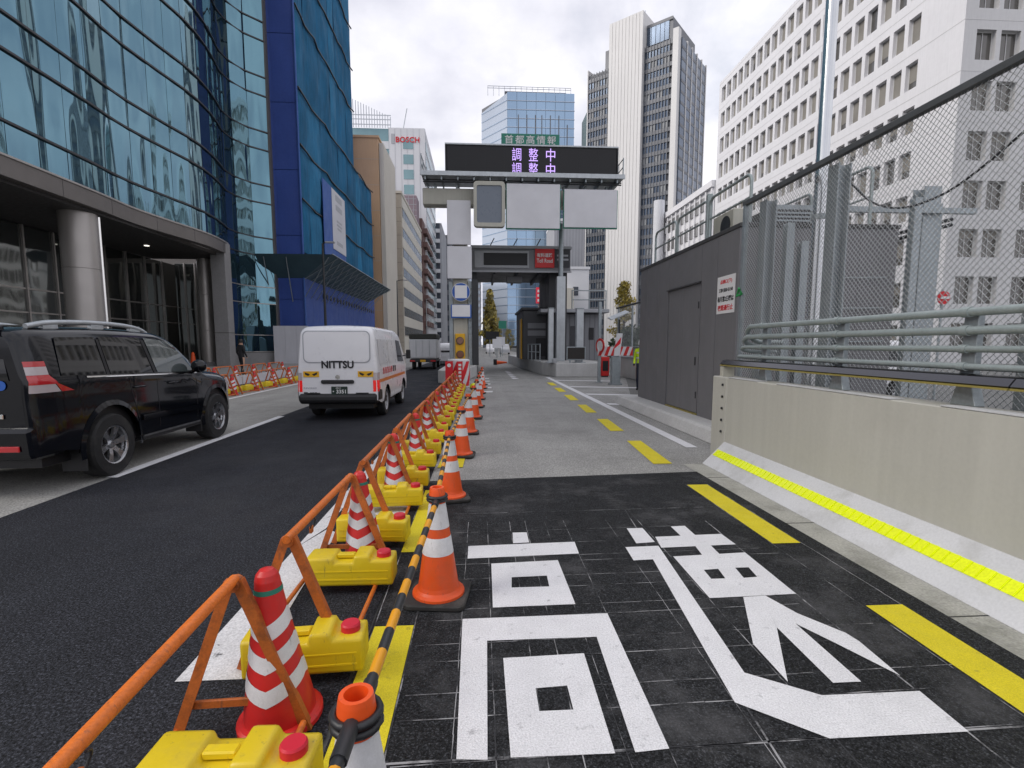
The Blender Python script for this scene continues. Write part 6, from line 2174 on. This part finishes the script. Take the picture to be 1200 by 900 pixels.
MB().box(-.17, .17, -.075, -.062, .50, .64).build('number_plate', 'hazard_yellow', tr)
MB().prism([(3.05, .55), (4.75, .55), (4.75, 1.1), (4.45, 1.85), (3.05, 1.85)], 'x', -.82, .82).build('cab', 'car_white', tr, bevel=.05)


def small_car(label, x, y, body_m, rz=0.0, group='cars ahead on the road'):
    t = thing('small_car', label, 'car', (x, y, 0), rz, group)
    b = Body(3.6, .80, [(0, 1.35), (.06, 1.50), (.25, 1.66), (.7, 1.72), (1.9, 1.70), (2.4, 1.52), (2.9, 1.12), (3.3, 1.0), (3.5, .9), (3.6, .7)], [(0, .35), (3.6, .32)],
             [(0, .76), (.3, .80), (3.0, .80), (3.6, .66)], .14, [(0, .95), (3.6, .9)], [(.7, .30), (2.85, .30)], .36)
    b.build(body_m, t, ny=36, nz=10, nx=4)
    MB().grid(lambda u_, v_: ((-.6 + 1.2 * u_) * (1 - .08 * v_), -.006 + .05 * v_ * v_, 1.0 + .48 * v_), 6, 4).build('back_window', 'car_glass', t)
    for sg in (1, -1):
        b.patch([(.3, .98), (1.3, .98), (1.3, 1.5), (.5, 1.5)], 'car_glass', t, 'rear_window', .006, sg, 6, 4)
        b.patch([(1.4, .98), (2.5, .98), (2.1, 1.45), (1.4, 1.5)], 'car_glass', t, 'front_window', .006, sg, 6, 4)
        MB().box(sg * .62 - .12, sg * .62 + .12, -.02, .02, .78, .96).build('tail_lamp', 'lamp_red', t, bevel=.01)
        wheel(t, sg * .69, .7, .29, .17, sg, 6)
        wheel(t, sg * .69, 2.85, .29, .17, sg, 6)
    MB().box(-.165, .165, -.03, -.004, .55, .70).build('number_plate', 'ink_white', t)
    MB().box(-.74, .74, -.03, .06, .32, .50).build('rear_bumper', body_m, t, bevel=.03)
    return t


small_car('white minivan ahead, beside the gantry column', -2.75, 40.5, 'car_white')
small_car('dark car ahead, almost hidden behind the gantry column', -2.2, 47.5, 'car_black')
small_car('white car parked beyond the fence pipes at right', 12.5, 14.5, 'car_white', R(90), 'cars beyond the fence')
small_car('pale grey car waiting far beyond the toll gate', 4.2, 88, 'car_grey', R(180), 'cars beyond the gate')
small_car('white car far beyond the toll gate, left of the grey one', 1.9, 96, 'car_white', R(180), 'cars beyond the gate')

# ------------------------------------------------------------------ people
mat('cloth_black', (0.012, 0.012, 0.014), 0.85, var=0.1, space='object')
mat('cloth_navy', (0.02, 0.025, 0.045), 0.85, var=0.1, space='object')
mat('hi_vis', (0.62, 0.85, 0.02), 0.6, var=0.08, space='object')
mat('skin', (0.50, 0.30, 0.21), 0.6, var=0.05, space='object')
mat('hair', (0.012, 0.010, 0.009), 0.6, var=0.0, space='object')
mat('helmet', (0.75, 0.75, 0.75), 0.3, var=0.0, space='object')


def person(label, loc, rz, torso_m, leg_m, helmet=False, stride=.16):
    t = thing('person', label, 'person', loc, rz)
    J = {'pel': ((0, 0, .93), .135), 'wst': ((0, 0, 1.08), .125), 'chs': ((0, .01, 1.28), .155), 'nck': ((0, .0, 1.47), .06), 'hd0': ((0, .01, 1.56), .075), 'hd1': ((0, .02, 1.66), .082),
         'shl': ((-.17, 0, 1.40), .075), 'ell': ((-.22, -.05, 1.13), .05), 'wrl': ((-.20, .08, .90), .036), 'hnl': ((-.19, .11, .82), .032),
         'shr': ((.17, 0, 1.40), .075), 'elr': ((.22, -.02, 1.13), .05), 'wrr': ((.21, .12, .92), .036), 'hnr': ((.20, .15, .84), .032),
         'hpl': ((-.09, 0, .88), .10), 'knl': ((-.10, stride * .5 + .03, .49), .07), 'anl': ((-.10, stride, .08), .05), 'tol': ((-.11, stride + .15, .04), .04),
         'hpr': ((.09, 0, .88), .10), 'knr': ((.10, -stride * .3 + .04, .49), .07), 'anr': ((.10, -stride, .09), .05), 'tor': ((.11, -stride + .15, .04), .04)}
    E = [('pel', 'wst'), ('wst', 'chs'), ('chs', 'nck'), ('nck', 'hd0'), ('hd0', 'hd1'), ('chs', 'shl'), ('shl', 'ell'), ('ell', 'wrl'), ('wrl', 'hnl'), ('chs', 'shr'), ('shr', 'elr'), ('elr', 'wrr'), ('wrr', 'hnr'),
         ('pel', 'hpl'), ('hpl', 'knl'), ('knl', 'anl'), ('anl', 'tol'), ('pel', 'hpr'), ('hpr', 'knr'), ('knr', 'anr'), ('anr', 'tor')]
    keys = list(J)
    me = bpy.data.meshes.new('body')
    me.from_pydata([J[k][0] for k in keys], [(keys.index(a), keys.index(b)) for a, b in E], [])
    o = link('body', me, t)
    sk = o.modifiers.new('skin', 'SKIN')
    for i, k in enumerate(keys):
        r = J[k][1]
        me.skin_vertices[0].data[i].radius = (r, r * (.78 if k in ('pel', 'wst', 'chs') else 1))
    me.skin_vertices[0].data[keys.index('pel')].use_root = True
    ss = o.modifiers.new('sub', 'SUBSURF')
    ss.levels = ss.render_levels = 2
    bpy.context.view_layer.update()
    m2 = bpy.data.meshes.new_from_object(o.evaluated_get(bpy.context.evaluated_depsgraph_get()))
    o.modifiers.clear()
    o.data = m2
    m2.materials.clear()
    for m_ in (torso_m, leg_m, 'skin', 'ink_black'):
        m2.materials.append(MATS[m_])
    for p in m2.polygons:
        c = p.center
        p.use_smooth = True
        p.material_index = 2 if (c.z > 1.50 or (c.z < .88 and abs(c.x) > .15)) else (3 if c.z < .10 else (1 if c.z < .95 else 0))
    MB().lathe([(.10, 1.60), (.105, 1.66), (.095, 1.73), (.06, 1.775), (.01, 1.79)], 16).build('helmet' if helmet else 'hair', 'helmet' if helmet else 'hair', t, (0, .005, 0))
    if helmet:
        MB().lathe([(.13, 1.655), (.105, 1.665)], 16).build('helmet_brim', 'helmet', t, (0, .02, 0))
        for z in (1.12, 1.30):
            MB().lathe([(.165, z), (.165, z + .05)], 16, capb=False, capt=False).build('reflective_stripe', 'reflect_white', t)
    return t


person('pedestrian in black clothes on the pavement by the glass building', (-11.9, 26.5, .10), R(-20), 'cloth_black', 'cloth_black')
person('worker in bright yellow green jacket half hidden behind the dark shed', (5.62, 17.6, 0), R(150), 'hi_vis', 'cloth_navy', True, .06)

# ------------------------------------------------------------------ trees, lamps, far street furniture
mat('leaf_yellow', (0.46, 0.36, 0.07), 0.7, var=0.35, vscale=1.5)
mat('leaf_olive', (0.30, 0.26, 0.10), 0.7, var=0.35, vscale=1.5)
mat('leaf_dark', (0.045, 0.07, 0.03), 0.7, var=0.35, vscale=1.5)
mat('bark', (0.09, 0.07, 0.055), 0.9, var=0.2)


def tree(label, loc, h, r, leaf, seed, nleaf=2600, ls=.16, conic=True, zb=.18, alt=None):
    rnd = random.Random(seed)
    t = thing('tree', label, 'tree', loc)
    tk = MB()
    tk.tube([(0, 0, 0), (.03, .02, h * .3), (-.02, 0, h * .6), (0, 0, h * .95)], [h * .022, h * .017, h * .010, h * .003], 8)
    for k in range(16):
        z = h * (zb + .02 + .7 * k / 16)
        a = k * 2.4
        rr = r * .75 * (1 - k / 20)
        tk.tube([(0, 0, z), (rr * .5 * math.cos(a), rr * .5 * math.sin(a), z + rr * .4), (rr * math.cos(a), rr * math.sin(a), z + rr * .75)], [h * .007, h * .005, h * .002], 5)
    tk.build('trunk', 'bark', t)
    cr = MB()
    clumps = []
    for k in range(70):
        q = rnd.random() ** .8
        z = h * (zb + (1 - zb) * q)
        e = ((1 - q) ** .6 * min(1, q * 4 + .35) * rnd.uniform(.7, 1.25)) if conic else math.sin(math.pi * (.12 + .85 * q)) ** .7
        a = rnd.uniform(0, 6.283)
        d = r * e * math.sqrt(rnd.uniform(.1, 1))
        clumps.append((d * math.cos(a), d * math.sin(a), z, r * rnd.uniform(.16, .30)))
    for k in range(nleaf):
        cx, cy, cz, cr_ = rnd.choice(clumps)
        p = Vector((rnd.gauss(0, 1), rnd.gauss(0, 1), rnd.gauss(0, 1)))
        p = p.normalized() * cr_ * rnd.random() ** .4 * 1.15
        c = Vector((cx, cy, cz)) + p
        n = Vector((rnd.uniform(-1, 1), rnd.uniform(-1, 1), rnd.uniform(-.3, 1))).normalized()
        a = n.orthogonal().normalized()
        b = n.cross(a)
        s_ = ls * rnd.uniform(.6, 1.3)
        cr.add([c + a * s_, c + b * s_ * .6, c - a * s_, c - b * s_ * .6], [(0, 1, 2, 3)], 0 if rnd.random() < .75 or alt is None else 1)
    cr.build('crown', [leaf] + ([alt] if alt else []), t)
    return t


tree('yellow autumn ginkgo tree behind the bay fence', (13.9, 49, 0), 7.4, 1.55, 'leaf_yellow', 3, 3600, .12, True, .12, 'leaf_olive')
for k, (x, y, h) in enumerate(((3.0, 150, 17), (3.9, 178, 17), (5.2, 210, 17.5), (7.0, 250, 18), (9.4, 300, 18))):
    tree(['tall autumn tree', 'second tall autumn tree', 'third tall autumn tree', 'fourth tall autumn tree', 'farthest tall autumn tree'][k] + ' down the street, seen under the canopy', (x, y, 0), h, 3.0, 'leaf_olive', 20 + k, 1500, .6, True, .12, 'leaf_yellow')
for k, (x, y, h, lf) in enumerate(((11.5, 40, 2.6, 'leaf_dark'), (13, 43, 3.0, 'leaf_dark'), (6.8, 120, 5, 'leaf_olive'))):
    tree(['low dark bush behind the toll house', 'second low dark bush behind the bay fence', 'bare olive tree past the toll gate'][k], (x, y, 0), h, 1.4, lf, 40 + k, 1800, .13, False, .05)


def street_lamp(label, x, y, h, arm, m_='dark_metal'):
    t = thing('street_lamp', label, 'street lamp', (x, y, .1))
    MB().cyl((0, 0, 0), (0, 0, h), .11, .06, n=10).build('pole', m_, t)
    MB().tube([(0, 0, h - .05), (arm * .5, 0, h + .08), (arm, 0, h + .1)], .045, 6).build('arm', m_, t)
    MB().box(arm - .15, arm + .5, -.12, .12, h + .02, h + .14).build('lamp_head', 'gate_roof', t, bevel=.03)
    MB().lathe([(.18, 0), (.16, .5), (.11, .55)], 10).build('base', m_, t)


street_lamp('thin dark pole in front of the blue hoarding', -11.0, 37.8, 8.6, .35)
street_lamp('dark street lamp beside the striped office block', -11.2, 72, 10.2, 1.0)
street_lamp('grey street lamp far along the left pavement', -10.5, 104, 10.5, 1.0, 'galv')
ns = thing('road_sign', 'red round sign on a post beyond the fence at right', 'sign', (13.4, 14.2, 0))
MB().cyl((0, .06, 0), (0, .06, 3.2), .035, n=8).build('pole', 'galv', ns)
MB().lathe([(.19, 0), (.19, .03)], 24, axis='x').build('disc', 'ink_red', ns, (0, 0, 2.95), R(90))
MB().box(-.13, .13, -.04, -.032, 2.915, 2.985).build('white_bar', 'ink_white', ns)
# things beyond the gate
lo = thing('fallen_cone', 'orange cone lying on its side past the toll gate', 'traffic cone', (1.55, 40.5, 0))
MB().lathe([(.20, 0), (.17, .06), (.06, .95), (.05, 1.0)], 16, axis='x').build('body', 'orange_plastic', lo, (-.3, 0, .2), R(25))
MB().box(-.03, .03, -.24, .24, -.2, .24).build('base', 'rubber', lo, (-.33, 0, .22), R(25))
for k, (x, y) in enumerate(((.3, 44), (.35, 48.5), (.45, 53), (.6, 58))):
    gf = thing('site_fence', ['grey mesh site fence past the gate, nearest panel', 'second grey mesh site fence panel past the gate', 'third grey mesh site fence panel past the gate', 'farthest grey mesh site fence panel past the gate'][k], 'fence', (x - .9, y, 0), group='site fence panels')
    for a in (0, 4.2):
        MB().cyl((0, a, 0), (0, a, 1.9), .04, n=6).build('post', 'galv_light', gf)
    for z in (.1, 1.0, 1.85):
        MB().cyl((0, 0, z), (0, 4.2, z), .03, n=6).build('rail', 'galv_light', gf)
    for i in range(1, 14):
        MB().cyl((0, i * .3, .1), (0, i * .3, 1.85), .012, n=4).build('bar', 'galv', gf)
for k, (x, y, m_, h) in enumerate(((2.1, 62, 'sign_white', 2.3), (2.7, 66, 'cover_grey', 2.6), (1.4, 70, 'led_panel', 3.4), (2.4, 78, 'led_panel', 3.6), (3.3, 74, 'sign_green', 5.0))):
    sgx = thing('far_sign_board', ['pale sign board past the gate', 'grey sign board past the gate, right of the pale one', 'black sign board past the gate', 'second black sign board past the gate', 'green direction sign far past the gate'][k], 'sign', (x, y, 0))
    MB().cyl((0, .08, 0), (0, .08, h), .05, n=6).build('pole', 'galv', sgx)
    MB().box(-.55, .55, 0, .05, h - 1.1, h).build('board', m_, sgx)
rsn = thing('red_shop_sign', 'bright red vertical shop sign far away above the toll booth', 'sign', (13.6, 118, 0))
MB().box(-.65, .65, 0, .5, 11.0, 14.6).build('board', mat('shop_red', (.70, .03, .06), .5, var=0, emit=(1, .03, .08), emit_s=.08), rsn)
for z in (11.4, 12.5, 13.5):
    MB().box(-.35, .35, -.05, -.01, z, z + .55).build('text_mark', 'ink_white', rsn)
MB().cyl((0, .3, 0), (0, .3, 11.0), .2, n=8).build('pole', 'gate_grey', rsn)
